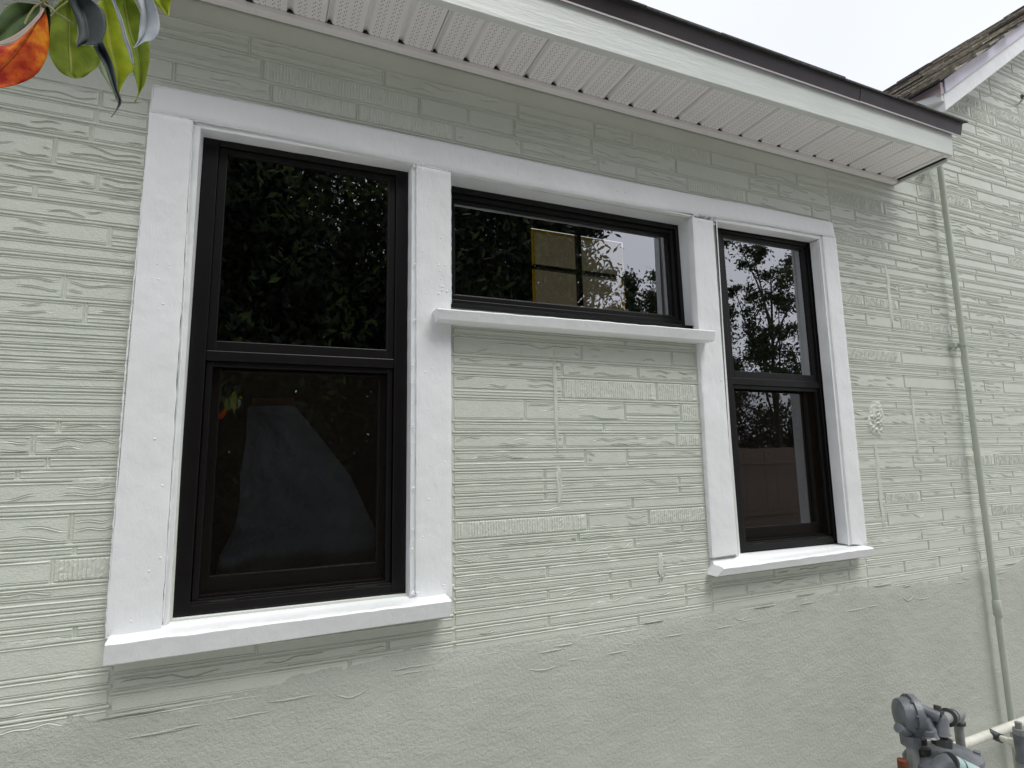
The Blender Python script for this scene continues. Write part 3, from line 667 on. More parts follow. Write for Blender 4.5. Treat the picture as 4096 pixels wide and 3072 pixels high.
def double_hung(q, label, fwl, fwr, fwt, fwb, rail):
    w = part('window', house, label); f, W_, H_ = quadmap(q)
    # nested channels of the outer frame
    ringf('frame', f, 0, W_, 0, H_, fwl, 0.0, 0.075, w, wt=fwt, wb=fwb)
    x0, x1 = fwl, W_ - fwr; z0, z1 = fwb, H_ - fwt
    zr = H_ * rail
    # upper sash sits outward
    ringf('sash', f, x0, x1, zr, z1, 0.021, 0.007, 0.035, w, wt=0.014, wb=0.030, label='upper sash')
    mb = MB(); bar(mb, f, x0, x1, zr - 0.022, zr + 0.004, 0.003, 0.05); bevel(mb.build('meeting_rail', M['frame'], w), 0.002)
    pane('pane', f, x0 + .019, x1 - .019, zr + .028, z1 - .012, 0.016, w, M['glass'], 'upper pane')
    # screen in front of the lower sash
    ringf('screen_frame', f, x0 + .002, x1 - .002, z0, zr - 0.022, 0.014, 0.010, 0.020, w, wb=0.010)
    pane('screen', f, x0 + .012, x1 - .012, z0 + .008, zr - .026, 0.015, w, M['screen'])
    ringf('sash', f, x0 + .004, x1 - .004, z0 + .014, zr - .002, 0.030, 0.040, 0.066, w, wt=.014, wb=.042, label='lower sash')
    pane('pane', f, x0 + .030, x1 - .030, z0 + .050, zr - .014, 0.050, w, M['glass'], 'lower pane')
    # stepped track along the bottom
    mb = MB(); bar(mb, f, x0, x1, z0 - .004, z0 + .006, 0.003, 0.010); bar(mb, f, x0, x1, z0 + .004, z0 + .016, 0.022, 0.040); bevel(mb.build('sill_track', M['frame'], w), 0.001)
    for s in (0.04, W_ - fwl - fwr - 0.095):
        mb = MB(); bar(mb, f, x0 + s, x0 + s + .055, z0 + .001, z0 + .006, 0.0022, 0.004); mb.build('weep_slot', M['jambdark'], w)
    return w, f, W_, H_
RAIL_L = (at(1250, 1458, GL).z - (lf[2].z + lf[3].z) / 2 + .022) / ((lf[0] - lf[3]).length / 2 + (lf[1] - lf[2]).length / 2)
RAIL_R = (at(3072, 1543, GR).z - (rf[2].z + rf[3].z) / 2 + .022) / ((rf[0] - rf[3]).length / 2 + (rf[1] - rf[2]).length / 2)
wl, fl_, WL, HL = double_hung(lf, 'large black double hung window', 0.036, 0.036, 0.020, 0.022, RAIL_L)
wr, fr__, WR, HR = double_hung(rf, 'black double hung window on the right', 0.026, 0.026, 0.020, 0.020, RAIL_R)
wt_ = part('window', house, 'long high black window'); f, Wt, Ht = quadmap(tf)
ringf('frame', f, 0, Wt, 0, Ht, 0.014, 0.0, 0.06, wt_, wb=0.015, wt=0.018)
ringf('sash', f, 0.014, Wt - 0.014, 0.015, Ht - 0.018, 0.020, 0.009, 0.05, wt_, wb=0.018, wt=0.016)
ringf('glazing_bead', f, 0.033, Wt - 0.033, 0.032, Ht - 0.033, 0.010, 0.016, 0.05, wt_, wb=0.005, wt=0.008)
pane('pane', f, 0.042, Wt - 0.042, 0.036, Ht - 0.040, 0.026, wt_, M['glass'])

# ------------------------------------------------------------------ the room behind the glass
room = part('room', house)
X0, X1, Y0, Y1, Z0, Z1 = -0.9, 2.5, 0.13, 1.25, 0.55, 2.98
# window in the far wall, masked with brown paper and yellow tape
ptl, pbr = at(2124, 912, Y1), at(2470, 1290, Y1); ptr = at(2478, 962, Y1)
wx0, wx1, wz1, wz0 = ptl.x, ptr.x + .02, ptl.z, at(2124, 1290, Y1).z - 0.35
mb = MB()
cx = [X0, wx0, wx1, X1]; cz = [Z0, wz0, wz1, max(Z1, wz1 + .1)]
ZT = cz[-1]
for i in range(3):
    for j in range(3):
        if i == 1 and j == 1: continue
        mb.add([(cx[i], Y1, cz[j]), (cx[i + 1], Y1, cz[j]), (cx[i + 1], Y1, cz[j + 1]), (cx[i], Y1, cz[j + 1])], [(0, 3, 2, 1)])
mb.add([(X0, Y0, Z0), (X0, Y1, Z0), (X0, Y1, ZT), (X0, Y0, ZT)], [(0, 1, 2, 3)]); mb.add([(X1, Y0, Z0), (X1, Y1, Z0), (X1, Y1, ZT), (X1, Y0, ZT)], [(0, 3, 2, 1)])
mb.add([(X0, Y0, Z0), (X1, Y0, Z0), (X1, Y1, Z0), (X0, Y1, Z0)], [(0, 1, 2, 3)]); mb.add([(X0, Y0, ZT), (X1, Y0, ZT), (X1, Y1, ZT), (X0, Y1, ZT)], [(0, 3, 2, 1)])
# inner face of the front wall
HI = [(-0.215, 0.372, 1.265, 2.508), (0.450, 1.410, 2.092, 2.508), (1.49, 2.10, 1.263, 2.520)]
xs2 = [X0] + sorted({h[0] for h in HI} | {h[1] for h in HI}) + [X1]; zs2 = [Z0] + sorted({h[2] for h in HI} | {h[3] for h in HI}) + [ZT]
for i in range(len(xs2) - 1):
    for j in range(len(zs2) - 1):
        a = (xs2[i] + xs2[i + 1]) / 2; b_ = (zs2[j] + zs2[j + 1]) / 2
        if any(h[0] < a < h[1] and h[2] < b_ < h[3] for h in HI): continue
        mb.add([(xs2[i], Y0, zs2[j]), (xs2[i + 1], Y0, zs2[j]), (xs2[i + 1], Y0, zs2[j + 1]), (xs2[i], Y0, zs2[j + 1])], [(0, 1, 2, 3)])
tn = MB()  # black tunnels added to stop light leaking in between frames and room
for h in HI:
    a, b_, c_, d_ = h
    for q in (((a, c_), (b_, c_)), ((b_, c_), (b_, d_)), ((b_, d_), (a, d_)), ((a, d_), (a, c_))):
        tn.add([(q[0][0], .002, q[0][1]), (q[1][0], .002, q[1][1]), (q[1][0], Y0, q[1][1]), (q[0][0], Y0, q[0][1])], [(0, 1, 2, 3)])
mb.build('room_walls', M['room'], room); tn.build('light_stop_linings', M['jambdark'], room)
mb = MB(); mb.add([(wx0, Y1 + .01, wz0), (wx1, Y1 + .01, wz0), (wx1, Y1 + .01, wz1), (wx0, Y1 + .01, wz1)], [(0, 1, 2, 3)]); mb.build('masking_paper', M['paper'], room)
mb = MB()
for a in ((wx0, wx0 + .022, wz0, wz1), (wx1 - .022, wx1, wz0, wz1), (wx0 + .022, wx1 - .022, wz1 - .018, wz1)):
    mb.add([(a[0], Y1 + .006, a[2]), (a[1], Y1 + .006, a[2]), (a[1], Y1 + .006, a[3]), (a[0], Y1 + .006, a[3])], [(0, 1, 2, 3)])
mb.build('yellow_tape', M['yellowglow'], room)
mb = MB(); mx = at(2308, 1000, Y1).x; mz = at(2200, 1078, Y1).z
mb.box((mx - .012, Y1 - .03, wz0), (mx + .012, Y1 + .004, wz1)); mb.box((wx0, Y1 - .028, mz - .010), (wx1, Y1 + .003, mz + .010)); mb.build('muntin', M['frame'], room)

# plastic sheet hanging against the inside of the large window
sheet_o = [(1000, 1625), (1178, 1622), (1290, 1760), (1400, 1900), (1470, 2050), (1530, 2180), (1545, 2290)]
sheet_i = [(990, 1632), (985, 1760), (960, 1900), (960, 2000), (940, 2110), (880, 2220), (860, 2310)]
V = []; F = []; ns = 24
for j in range(25):
    t = j / 24 * 6; k = min(5, int(t)); fr = t - k
    a = [sheet_i[k][i] * (1 - fr) + sheet_i[k + 1][i] * fr for i in (0, 1)]; b_ = [sheet_o[k][i] * (1 - fr) + sheet_o[k + 1][i] * fr for i in (0, 1)]
    for i in range(ns + 1):
        s = i / ns; u = a[0] * (1 - s) + b_[0] * s; v = a[1] * (1 - s) + b_[1] * s
        dep = 0.150 + 0.030 * noise.noise(Vector((s * 8, j * .45, 5))) + 0.03 * noise.noise(Vector((s * 3.2, j * .16, 1))) + 0.012 * math.sin(s * 9 + j * .22) - (0.03 * max(0, math.sin((j - 17) * .45 + s * 1.2)) if j > 17 else 0)
        V.append(at(u, v, dep))
for j in range(24):
    for i in range(ns): q = j * (ns + 1) + i; F.append((q, q + 1, q + ns + 2, q + ns + 1))
sheet = link('plastic_sheet', V, F, M['sheet'], smooth=True)
sheet['label'] = 'dim bluish plastic sheet hanging behind the lower pane of the large window'; sheet['category'] = 'sheet'
V = [at(1008, 1592, .19), at(1176, 1590, .19), at(1182, 1622, .19), at(1008, 1628, .19)]
V += [v + Vector((0, .02, 0)) for v in V]
cb = link('cardboard_strip', V, [(0, 1, 2, 3), (7, 6, 5, 4), (0, 4, 5, 1), (1, 5, 6, 2), (2, 6, 7, 3), (3, 7, 4, 0)], M['orange'])
cb['label'] = 'brown orange cardboard strip above the plastic sheet in the dark window'; cb['category'] = 'cardboard'

# ------------------------------------------------------------------ the eave
eave = part('eave', house)
ZS = 2.8556; YF = -0.2477; XE = 2.592
def pan_profile():   # one 12 inch panel: three flat pans between V grooves (x along the wall, z up)
    return [(0.0, 0.0), (0.0035, 0.0), (0.0035, 0.007), (0.010, 0.009), (0.017, 0.0)]
for k in range(-3, 9):
    x0 = 0.1016 * (3 * k + 1)
    prof = []
    for p in range(3):
        xg = x0 + p * 0.1016
        if p == 0: prof += [(xg - 0.0015, 0.004), (xg + 0.0010, 0.004), (xg + 0.0015, -0.0012), (xg + 0.003, 0.0), (xg + 0.006, 0.010), (xg + 0.012, 0.010), (xg + 0.018, 0.0)]
        else: prof += [(xg - 0.001, 0.0), (xg + 0.004, 0.010), (xg + 0.011, 0.010), (xg + 0.018, 0.0)]
    prof.append((x0 + 3 * 0.1016 - 0.0015, 0.0))
    prof = [(min(a, XE - 0.012), b_) for a, b_ in prof]
    if x0 > XE - 0.02: break
    V = []; F = []; ya, yb = YF + 0.004, -0.012
    for (a, b_) in prof: V += [(a, ya, ZS + b_ + 0.001), (a, yb, ZS + b_ + 0.001)]
    for i in range(len(prof) - 1):
        F.append((2 * i, 2 * i + 1, 2 * i + 3, 2 * i + 2))
    link('soffit_panel', V, F, M['vinyl'], eave)
# perforations: rows of small holes, four files to each pan
pf = MB()
for i in range(-8, 25):
    xg = 0.1016 * i
    for c_, cx_ in enumerate((0.031, 0.045, 0.067, 0.081)):
        for q in range(14):
            for hh in range(2):
                y = -0.028 - q * 0.0152 - hh * 0.0055; x = xg + cx_ + (0.0045 if hh else 0) - 0.002
                if y < YF + 0.022 or x > XE - 0.03: continue
                r_ = 0.0014; b0 = len(pf.v)
                for t in range(6): pf.v.append((x + r_ * math.cos(t * math.pi / 3), y + r_ * 1.25 * math.sin(t * math.pi / 3), ZS + 0.0004))
                pf.f.append(tuple(b0 + t for t in reversed(range(6))))
pf.build('soffit_perforations', M['perf'], eave, kind='stuff')
# channel along the wall, with the dark ends of the grooves above it
mb = MB(); mb.box((-1.0, -0.030, ZS - 0.003), (XE - 0.012, -0.0285, ZS + 0.0)); mb.box((-1.0, -0.030, ZS - 0.0145), (XE - .012, -0.0280, ZS - 0.0025)); mb.box((-1.0, -0.028, ZS - 0.0145), (XE - .012, -0.004, ZS - 0.013)); 
bevel(mb.build('wall_channel', M['vinyl'], eave), 0.0008)
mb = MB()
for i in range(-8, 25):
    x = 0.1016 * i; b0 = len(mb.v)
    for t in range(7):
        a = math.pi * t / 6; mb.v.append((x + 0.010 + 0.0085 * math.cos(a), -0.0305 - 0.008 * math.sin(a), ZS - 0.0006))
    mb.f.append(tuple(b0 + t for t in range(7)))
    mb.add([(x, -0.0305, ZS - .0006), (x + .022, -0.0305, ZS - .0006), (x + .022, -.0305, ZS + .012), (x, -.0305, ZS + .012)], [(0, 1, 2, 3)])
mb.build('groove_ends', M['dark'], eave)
# fascia board
fb = [at(2048, 88, YF), at(3072, 398, YF), at(3808, 620, YF)]; ft = [at(2200, 0, YF), at(3072, 283, YF), at(3836, 546, YF)]
zb = lambda x: 2.8375 + 0.0115 * (x - 0.575) * 0.95; ztp = lambda x: 2.952
mb = MB(); n_ = 40
V = []; F = []
xe = 2.600
for i in range(n_ + 1):
    x = -1.0 + (xe + 1.0) * i / n_
    wv = 0.0008 * noise.noise(Vector((x * 3, 0, 0)))
    V += [(x, YF + 0.004, zb(x)), (x, YF + wv, zb(x) + 0.003), (x + (0.0 if i < n_ else 0.012), YF + wv - 0.001, ztp(x) + .03), (x + (0 if i < n_ else .012), YF + 0.02, ztp(x) + .03), (x, YF + 0.02, zb(x))]
for i in range(n_):
    for j in range(5): j2 = (j + 1) % 5; F.append((i * 5 + j, (i + 1) * 5 + j, (i + 1) * 5 + j2, i * 5 + j2))
F.append((4, 3, 2, 1, 0)); F.append(tuple(n_ * 5 + j for j in range(5)))
link('fascia_board', V, F, M['fascia'], eave)
# end return: pale board, dark slot
mb = MB(); mb.box((XE - 0.004, YF + 0.020, ZS - 0.014), (XE + 0.008, 0.0, 2.99)); bevel(mb.build('end_board', M['fascia'], eave), .001)
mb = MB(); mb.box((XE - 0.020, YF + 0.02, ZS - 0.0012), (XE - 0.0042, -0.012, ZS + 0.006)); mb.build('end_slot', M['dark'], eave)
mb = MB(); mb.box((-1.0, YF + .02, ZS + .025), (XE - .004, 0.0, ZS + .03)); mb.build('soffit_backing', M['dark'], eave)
# brown drip edge with pale hem, in two lengths
def drip(x0, x1, dy):
    V = []; F = []; n_ = 16
    for i in range(n_ + 1):
        x = x0 + (x1 - x0) * i / n_; w_ = 0.0012 * noise.noise(Vector((x * 5, 3, 0)))
        V += [(x, YF - 0.0035 + dy, 2.955), (x, YF - 0.010 + dy + w_, 2.951), (x, YF - 0.010 + dy + w_, 2.957), (x, YF - 0.020 + dy + w_, 3.000), (x, YF - 0.022 + dy, 3.004), (x, YF + 0.02, 3.010)]
    fm = []
    for i in range(n_):
        for j in range(5): F.append((i * 6 + j, (i + 1) * 6 + j, (i + 1) * 6 + j + 1, i * 6 + j + 1)); fm.append(1 if j <= 1 else 0)
    o = link('drip_edge', V, F, None, eave, mats=[M['drip'], M['hem']], fmat=fm)
    sol = o.modifiers.new('solid', 'SOLIDIFY'); sol.thickness = 0.0012; return o
drip(-1.0, 2.02, 0); drip(2.017, 2.655, -0.0014)

# near roof: shingles over the eave
roof = part('roof', house)
mb = MB(); mb.add([(-1.4, YF - 0.018, 3.011), (2.66, YF - 0.018, 3.011), (2.66, 3.4, 4.19), (-1.4, 3.4, 4.19)], [(0, 1, 2, 3)]); mb.build('roof_deck', M['edge'], roof)
rr = random.Random(2); x = -1.2
while x < 2.64:
    w_ = rr.choice((0.14, 0.17, 0.22, 0.30)); e = min(2.672, x + w_)
    if 2.672 - e < .06: e = 2.672
    t = rr.uniform(0.003, 0.010); a = YF - 0.030 - rr.uniform(0, 0.006)
    z_ = 3.0045
    V = [(x, a, z_), (e - .003, a - rr.uniform(0, .002), z_), (e - .003, a + .16, z_ + .056), (x, a + .16, z_ + .056)]; V += [(p[0], p[1], p[2] + t) for p in V]
    link('shingle', V, [(0, 3, 2, 1), (4, 5, 6, 7), (0, 1, 5, 4), (1, 2, 6, 5), (2, 3, 7, 6), (3, 0, 4, 7)], M['edge'], roof); x = e

# ------------------------------------------------------------------ gable at the right
gable = part('gable_roof', house)
TAN = 0.685
def gz_top(x): return 3.372 + TAN * (x - 2.863)
nd = Vector((-TAN, 0, 1)).normalized()
sh = {}
rg = random.Random(8); cnt = 0; nL = math.sqrt(1 + TAN ** 2)
xr = 2.80; course = 0; exposure = 0.115
while xr < 5.62:
    x2 = xr + exposure / nL
    y = -0.135 - rg.uniform(0, .03); y_end = 1.6 if xr < 3.4 else 4.5
    while y < y_end:
        w_ = rg.choice((0.20, 0.28, 0.36)) * (1 if y < 1.5 else 2)
        mi = rg.choices((0, 1, 2), (4, 5, 3))[0]; key = (round(w_, 2), mi, rg.randint(0, 1))
        if key not in sh:
            me = bpy.data.meshes.new('shingle'); t = 0.016 if key[2] else 0.011; L = exposure * 1.12
            ux = Vector((1, 0, TAN)).normalized()
            c = [Vector((0, 0, 0)) + nd * t, Vector((0, w_ - .004, 0)) + nd * t, ux * L + Vector((0, w_ - .004, 0)) + nd * 0.003, ux * L + nd * 0.003]
            c += [Vector((0, 0, 0)), Vector((0, w_ - .004, 0)), ux * L + Vector((0, w_ - .004, 0)), ux * L]
            me.from_pydata([tuple(p) for p in c], [], [(0, 3, 2, 1), (4, 5, 6, 7), (0, 1, 5, 4), (1, 2, 6, 5), (2, 3, 7, 6), (3, 0, 4, 7)]); me.materials.append(M['shingle'][mi]); sh[key] = me
        if cnt < 298:
            o = bpy.data.objects.new('shingle', sh[key]); COL.objects.link(o); o.parent = gable
            o.location = (xr + rg.uniform(-.012, .008), y, gz_top(xr) - 0.006); cnt += 1
        y += w_
    xr = x2; course += 1
mb = MB(); mb.add([(2.80, -0.12, gz_top(2.80) - .008), (5.62, -0.12, gz_top(5.62) - .008), (5.62, 8, gz_top(5.62) - .008), (2.80, 8, gz_top(2.80) - .008)], [(0, 1, 2, 3)])
mb.add([(5.62, -0.12, gz_top(5.62) - .008), (8.6, -0.12, gz_top(5.62) - .008 - TAN * 2.98), (8.6, 8, gz_top(5.62) - .008 - TAN * 2.98), (5.62, 8, gz_top(5.62) - .008)], [(0, 1, 2, 3)])
mb.build('roof_deck', M['edge'], gable)
def rake(name, z_hi, z_lo, y0, y1, m, xa=2.868, xb=5.6, label=None):
    mb = MB(); za, zb_ = gz_top(xa), gz_top(xb)
    mb.hexa([Vector((xa, y0, za - z_lo)), Vector((xb, y0, zb_ - z_lo)), Vector((xb, y0, zb_ - z_hi)), Vector((xa, y0, za - z_hi)),
             Vector((xa, y1, za - z_lo)), Vector((xb, y1, zb_ - z_lo)), Vector((xb, y1, zb_ - z_hi)), Vector((xa, y1, za - z_hi))])
    o = mb.build(name, m, gable, label=label); bevel(o, .003); return o
rake('rake_flashing', 0.006, 0.075, -0.118, -0.075, M['lav'])
rake('rake_board', 0.070, 0.160, -0.108, -0.002, M['white'])
# eave of the gable running back: pinkish fascia over a white boxed return
mb = MB(); z_ = gz_top(2.85)
mb.hexa([Vector((2.842, -0.112, z_ - .075)), Vector((2.866, -0.112, z_ - .060)), Vector((2.866, -0.112, z_ - .008)), Vector((2.842, -0.112, z_ - .012)),
         Vector((2.842, 3.2, z_ - .075)), Vector((2.866, 3.2, z_ - .060)), Vector((2.866, 3.2, z_ - .008)), Vector((2.842, 3.2, z_ - .012))])
mb.build('eave_fascia', M['pinkmetal'], gable)
mb = MB(); mb.hexa([Vector((2.855, -0.105, 3.262)), Vector((2.905, -0.105, 3.262)), Vector((2.905, -0.105, 3.335)), Vector((2.850, -0.105, 3.300)),
                    Vector((2.78, 0.0, 3.262)), Vector((2.905, 0.0, 3.262)), Vector((2.905, 0.0, 3.335)), Vector((2.80, 0.0, 3.300))])
bevel(mb.build('boxed_return', M['white'], gable), .002)
mb = MB(); mb.box((2.72, 0.0005, 3.235), (2.90, 3.0, 3.262)); mb.build('return_soffit', M['vinyl'], gable)

# ------------------------------------------------------------------ things fixed to the wall
cp = thing('conduit', 'long sage painted conduit running down the wall at the right', 'pipe', (2.888, -0.042, 0.3))
mb = MB(); mb.tube([(0.0, 0, 0.0), (0.0, 0, 1.30), (0.002, -.001, 2.0), (-0.001, 0.0, 2.93), (-0.004, 0.002, 2.97)], 0.0125, 18); tidy(mb.build('pipe', M['pipe'], cp))
zz = at(4004, 2430, -.042).z - .3
mb = MB(); mb.tube([(0, 0, zz - .035), (0, 0, zz - .03), (0, 0, zz + .03), (0, 0, zz + .035)], [0.0130, 0.0160, 0.0160, 0.0130], 18); tidy(mb.build('coupling', M['pipe'], cp))
zz = at(3825, 1375, -.042).z - .3
mb = MB(); mb.tube([(0, 0, zz - .008), (0, 0, zz + .008)], 0.0142, 18); mb.box((-0.038, 0.012, zz - .008), (-0.012, 0.040, zz + .008)); mb.box((0.012, 0.014, zz - .008), (0.026, 0.040, zz + .008)); tidy(mb.build('strap', M['pipe'], cp))
mb = MB(); mb.tube([(0.0, 0.0, 2.965), (-0.02, 0.03, 3.0), (-0.045, 0.06, 3.03)], 0.0125, 14)

hp = at(3400 + 2165 * .3146, 300 + 290 * .3146, -0.02)
hk = thing('wall_hook', 'small dark curled hook on the wall under the gable', 'hook', hp)
mb = MB(); mb.tube([(0.012 * math.cos(a / 10 * 5.2) * 1.0, -0.01, 0.012 * math.sin(a / 10 * 5.2)) for a in range(11)], 0.0042, 8); tidy(mb.build('ring', M['gasdark'], hk))
mb = MB(); mb.tube([(0, -0.01, -0.012), (-0.004, 0.004, -0.03), (-.006, .02, -.034)], [0.005, 0.006, .004], 8); tidy(mb.build('stem', M['pipe'], hk))
fp = at(3400 + 940 * .3146, 300 + 1200 * .3146, -0.02)
fx = thing('cable_fitting', 'small grey cable fitting on the wall just below the end of the eave', 'cable fitting', fp)
mb = MB(); mb.tube([(-.02, -.012, -.006), (0, -.014, 0), (.022, -.008, .008), (.03, .018, .01)], [.008, .012, .011, .006], 10); tidy(mb.build('body', M['gas'], fx))
mb = MB(); mb.tube([(-.02, -.012, -.006), (-.03, -.004, -.02), (-.03, .012, -.03)], [.005, .005, .004], 8); tidy(mb.build('nozzle', M['gasdark'], fx))

# gas pipe along the wall
gp0 = at(3780, 3005, -.10); gp1 = at(4096, 2886, -.10)
gl = thing('gas_pipe', 'off-white pipe running level along the foot of the wall behind the meter', 'pipe', gp0)
slope = (gp1.z - gp0.z) / (gp1.x - gp0.x)
mb = MB(); mb.tube([(-.25, 0, -.25 * slope), (0.4, 0, .4 * slope), (1.4, 0, 1.4 * slope)], 0.0165, 18); tidy(mb.build('pipe', M['pinkpipe'], gl))
jb_ = at(3990, 2948, -.12) - gp0; je = at(4075, 2978, -.20) - gp0
mb = MB(); mb.tube([jb_ + Vector((-.015, .02, .012)), jb_, jb_ + (je - jb_) * .2], 0.016, 14); tidy(mb.build('tee', M['gasdark'], gl))
mb = MB(); mb.tube([jb_ + (je - jb_) * .1, je], 0.0115, 14); mb.tube([je - (je - jb_).normalized() * .03, je + (je - jb_).normalized() * .01], 0.0165, 8); tidy(mb.build('branch_pipe', M['pinkpipe'], gl))
sv = at(4078, 2980, -.21)
vv = thing('shutoff_valve', 'grey vertical valve with hexagon cap beside the off-white pipe', 'valve', sv)
mb = MB(); mb.tube([(0.010, 0, .055), (.010, 0, .078)], 0.011, 6); mb.build('cap', M['galv'], vv)
mb = MB(); mb.tube([(.010, 0, .035), (.010, 0, .055)], .021, 8); mb.build('bonnet', M['galv'], vv)
mb = MB(); mb.tube([(.010, 0, -.06), (.012, 0, -.03), (.010, 0, .036)], [.024, .020, .022], 14); tidy(mb.build('valve_body', M['gas'], vv))
mb = MB(); mb.tube([(.010, 0, -.085), (.010, 0, -.06)], .023, 14); mb.tube([(.010, 0, -.5), (.010, 0, -.085)], .017, 14); tidy(mb.build('riser', M['galv'], vv))
mb = MB(); mb.tube([(.010, 0, -.16), (.010, 0, -.115)], .029, 6); mb.build('union_nut', M['galv'], vv)

# gas meter set
def G(cx_, cy_, y=-0.25): return at(3496 + .2712 * cx_, 2700 + .2712 * cy_, y)
o0 = G(1000, 1371, -.25); gm = thing('gas_meter', 'grey gas meter with round regulator and dark union nuts at the lower right corner', 'gas meter', (o0.x, o0.y, 0.0))
def loc(p): return Vector(p) - gm.location
def gt(name, pts, r, m, n=16, ang=40, label=None):
    mb = MB(); mb.tube([loc(p) for p in pts], r, n); o = tidy(mb.build(name, M[m], gm, label=label), ang); return o
ax = Vector((0.86, -0.50, -0.05)).normalized()
c = G(560, 590, -.25)
gt('regulator_cover', [c - ax * .046, c - ax * .040, c - ax * .012, c - ax * .010], [.026, .046, .054, .054], 'gas', 28)
gt('regulator_body', [c - ax * .010, c - ax * .0095, c + ax * .010, c + ax * .012, c + ax * .028], [.054, .062, .062, .054, .032], 'gas', 28)
pa = ax.cross(Vector((0, 0, 1))).normalized(); pb = pa.cross(ax)
for k in range(8):
    a = k * math.pi / 4 + .3; u_ = (pa * math.cos(a) + pb * math.sin(a)) * .0565; gt('bolt', [c + u_ - ax * .014, c + u_ + ax * .013], .0055, 'gas', 6, 20)
s0 = c + ax * .02 + Vector((0, 0, .022)); s1 = G(965, 625, -.31)
gt('spring_tube', [s0, s1], [.0175, .0175], 'gas', 18)
gt('valve_casting', [G(620, 740, -.26), G(700, 745, -.275), G(850, 770, -.30), G(880, 770, -.305)], [.026, .030, .027, .020], 'gas', 18)
gt('outlet_flange', [G(800, 800, -.30), G(815, 875, -.30), G(818, 905, -.30)], [.022, .022, .027], 'gas', 18)
t0 = G(985, 640, -.30); t1 = G(990, 835, -.30)
gt('tee', [t0 + Vector((0, 0, .012)), t0, t1, t1 - Vector((0, 0, .006))], [.012, .021, .023, .027], 'gas', 18)
gt('plug', [G(935, 520, -.30), G(935, 450, -.30)], .0105, 'gasdark', 6, 20)
gt('plug_collar', [G(945, 560, -.30), G(943, 522, -.30)], .0165, 'gasdark', 6, 20)
e0 = G(1000, 655, -.30); e1 = G(1190, 590, -.20)
gt('nipple', [e0, e1], .0175, 'galv', 16)
gt('lock_ring', [e0.lerp(e1, .40), e0.lerp(e1, .47)], .028, 'gasdark', 20)
el = G(1215, 585, -.20); p1 = G(1240, 690, -.20)
gt('elbow', [e0.lerp(e1, .82), e1, el + Vector((.010, 0, .002)), Vector((p1.x, p1.y, p1.z + .012)), p1], [.022, .024, .024, .020, .020], 'galv', 16)
gt('elbow_collar', [p1 + Vector((0, 0, .002)), p1 - Vector((0, 0, .008))], .0225, 'gasdark', 16)
gt('down_pipe', [p1, Vector((p1.x, p1.y, .05))], .0145, 'galv', 16)
n0 = G(1000, 850, -.30)
gt('spud', [n0, G(1000, 930, -.30)], .0175, 'gasdark', 16)
gt('union_nut', [G(1002, 925, -.30), G(1005, 1040, -.30)], .0290, 'gasdark', 8, 20)
gt('regulator_flange', [G(350, 780, -.25), G(480, 830, -.25), G(640, 850, -.25)], [.014, .018, .014], 'gas', 10)
gt('inlet_body', [G(530, 860, -.25), G(535, 890, -.25), G(545, 1040, -.25), G(545, 1050, -.25)], [.030, .031, .028, .022], 'gas', 8, 20)
q0 = G(560, 1050, -.25); gt('inlet_riser', [q0, Vector((q0.x, q0.y, .02))], .0175, 'galv', 16)
gt('union_nut', [G(690, 930, -.25), G(700, 1010, -.25)], .017, 'gasdark', 10, 20)
gt('union_nut', [G(700, 1060, -.25), G(705, 1150, -.25)], .026, 'gasdark', 8, 20)
# meter case
mc = G(1010, 1150, -.27); V = []; F = []; n_ = 28
def sup(a, p=3.2): c_, s_ = math.cos(a), math.sin(a); return (abs(c_) ** (2 / p)) * (1 if c_ > 0 else -1), (abs(s_) ** (2 / p)) * (1 if s_ > 0 else -1)
lv = [(0.052, 0.0), (0.10, 0.0), (0.118, -0.012), (0.118, -0.026), (0.108, -0.028), (0.108, -0.22), (0.09, -0.24)]
for (r_, dz) in lv:
    for k in range(n_):
        a = sup(2 * math.pi * k / n_); V.append((mc.x - gm.location.x + a[0] * r_ * 1.05, mc.y - gm.location.y + a[1] * r_ * 0.72, mc.z + dz - gm.location.z + (0.012 if r_ == .052 else 0)))
for j in range(len(lv) - 1):
    for k in range(n_): F.append((j * n_ + k, j * n_ + n_ + k, j * n_ + n_ + (k + 1) % n_, j * n_ + (k + 1) % n_))
F.append(tuple(range(n_)))
tidy(link('meter_case', V, F, M['gas'], gm), 35)
for (a, b_) in ((-.095, -.05), (0, -.075), (.095, -.05), (.095, .05), (-.095, .05)):
    p = Vector((mc.x + a, mc.y + b_, mc.z)); gt('bolt', [p + Vector((0, 0, -.012)), p + Vector((0, 0, .006))], .010, 'gas', 8, 20)
l0 = G(1110, 1290, -.36); l1 = G(1500, 1480, -.37)
gt('tape_wrapped_pipe', [l0, l1], .027, 'label', 18, label='pipe wrapped in pale green printed tape')
d_ = (l1 - l0); 
gt('tape_end', [l0 - d_.normalized() * .004, l0 + d_.normalized() * .004], .0285, 'gasdark', 18)
gt('tee_body', [l0 + Vector((-.03, .02, -.03)), l0 + Vector((-.012, .008, -.008)), l0 + d_ * .04], [.026, .027, .0275], 'gas', 18)
for t in (.30,):
    gt('tape_print', [l0 + d_ * t, l0 + d_ * (t + .06)], .0274, 'gasdark', 18)
rp0 = G(420, 1250, -.25)
rs = thing('rusty_pipe_stub', 'short rusty orange pipe stub left of the gas meter', 'pipe', (rp0.x, rp0.y, 0))
mb = MB(); mb.tube([(0, 0, 0), (0, 0, rp0.z - .03)], .0125, 14); mb.tube([(0, 0, rp0.z - .035), (0, 0, rp0.z)], .0155, 14); tidy(mb.build('stub', M['rust'], rs))

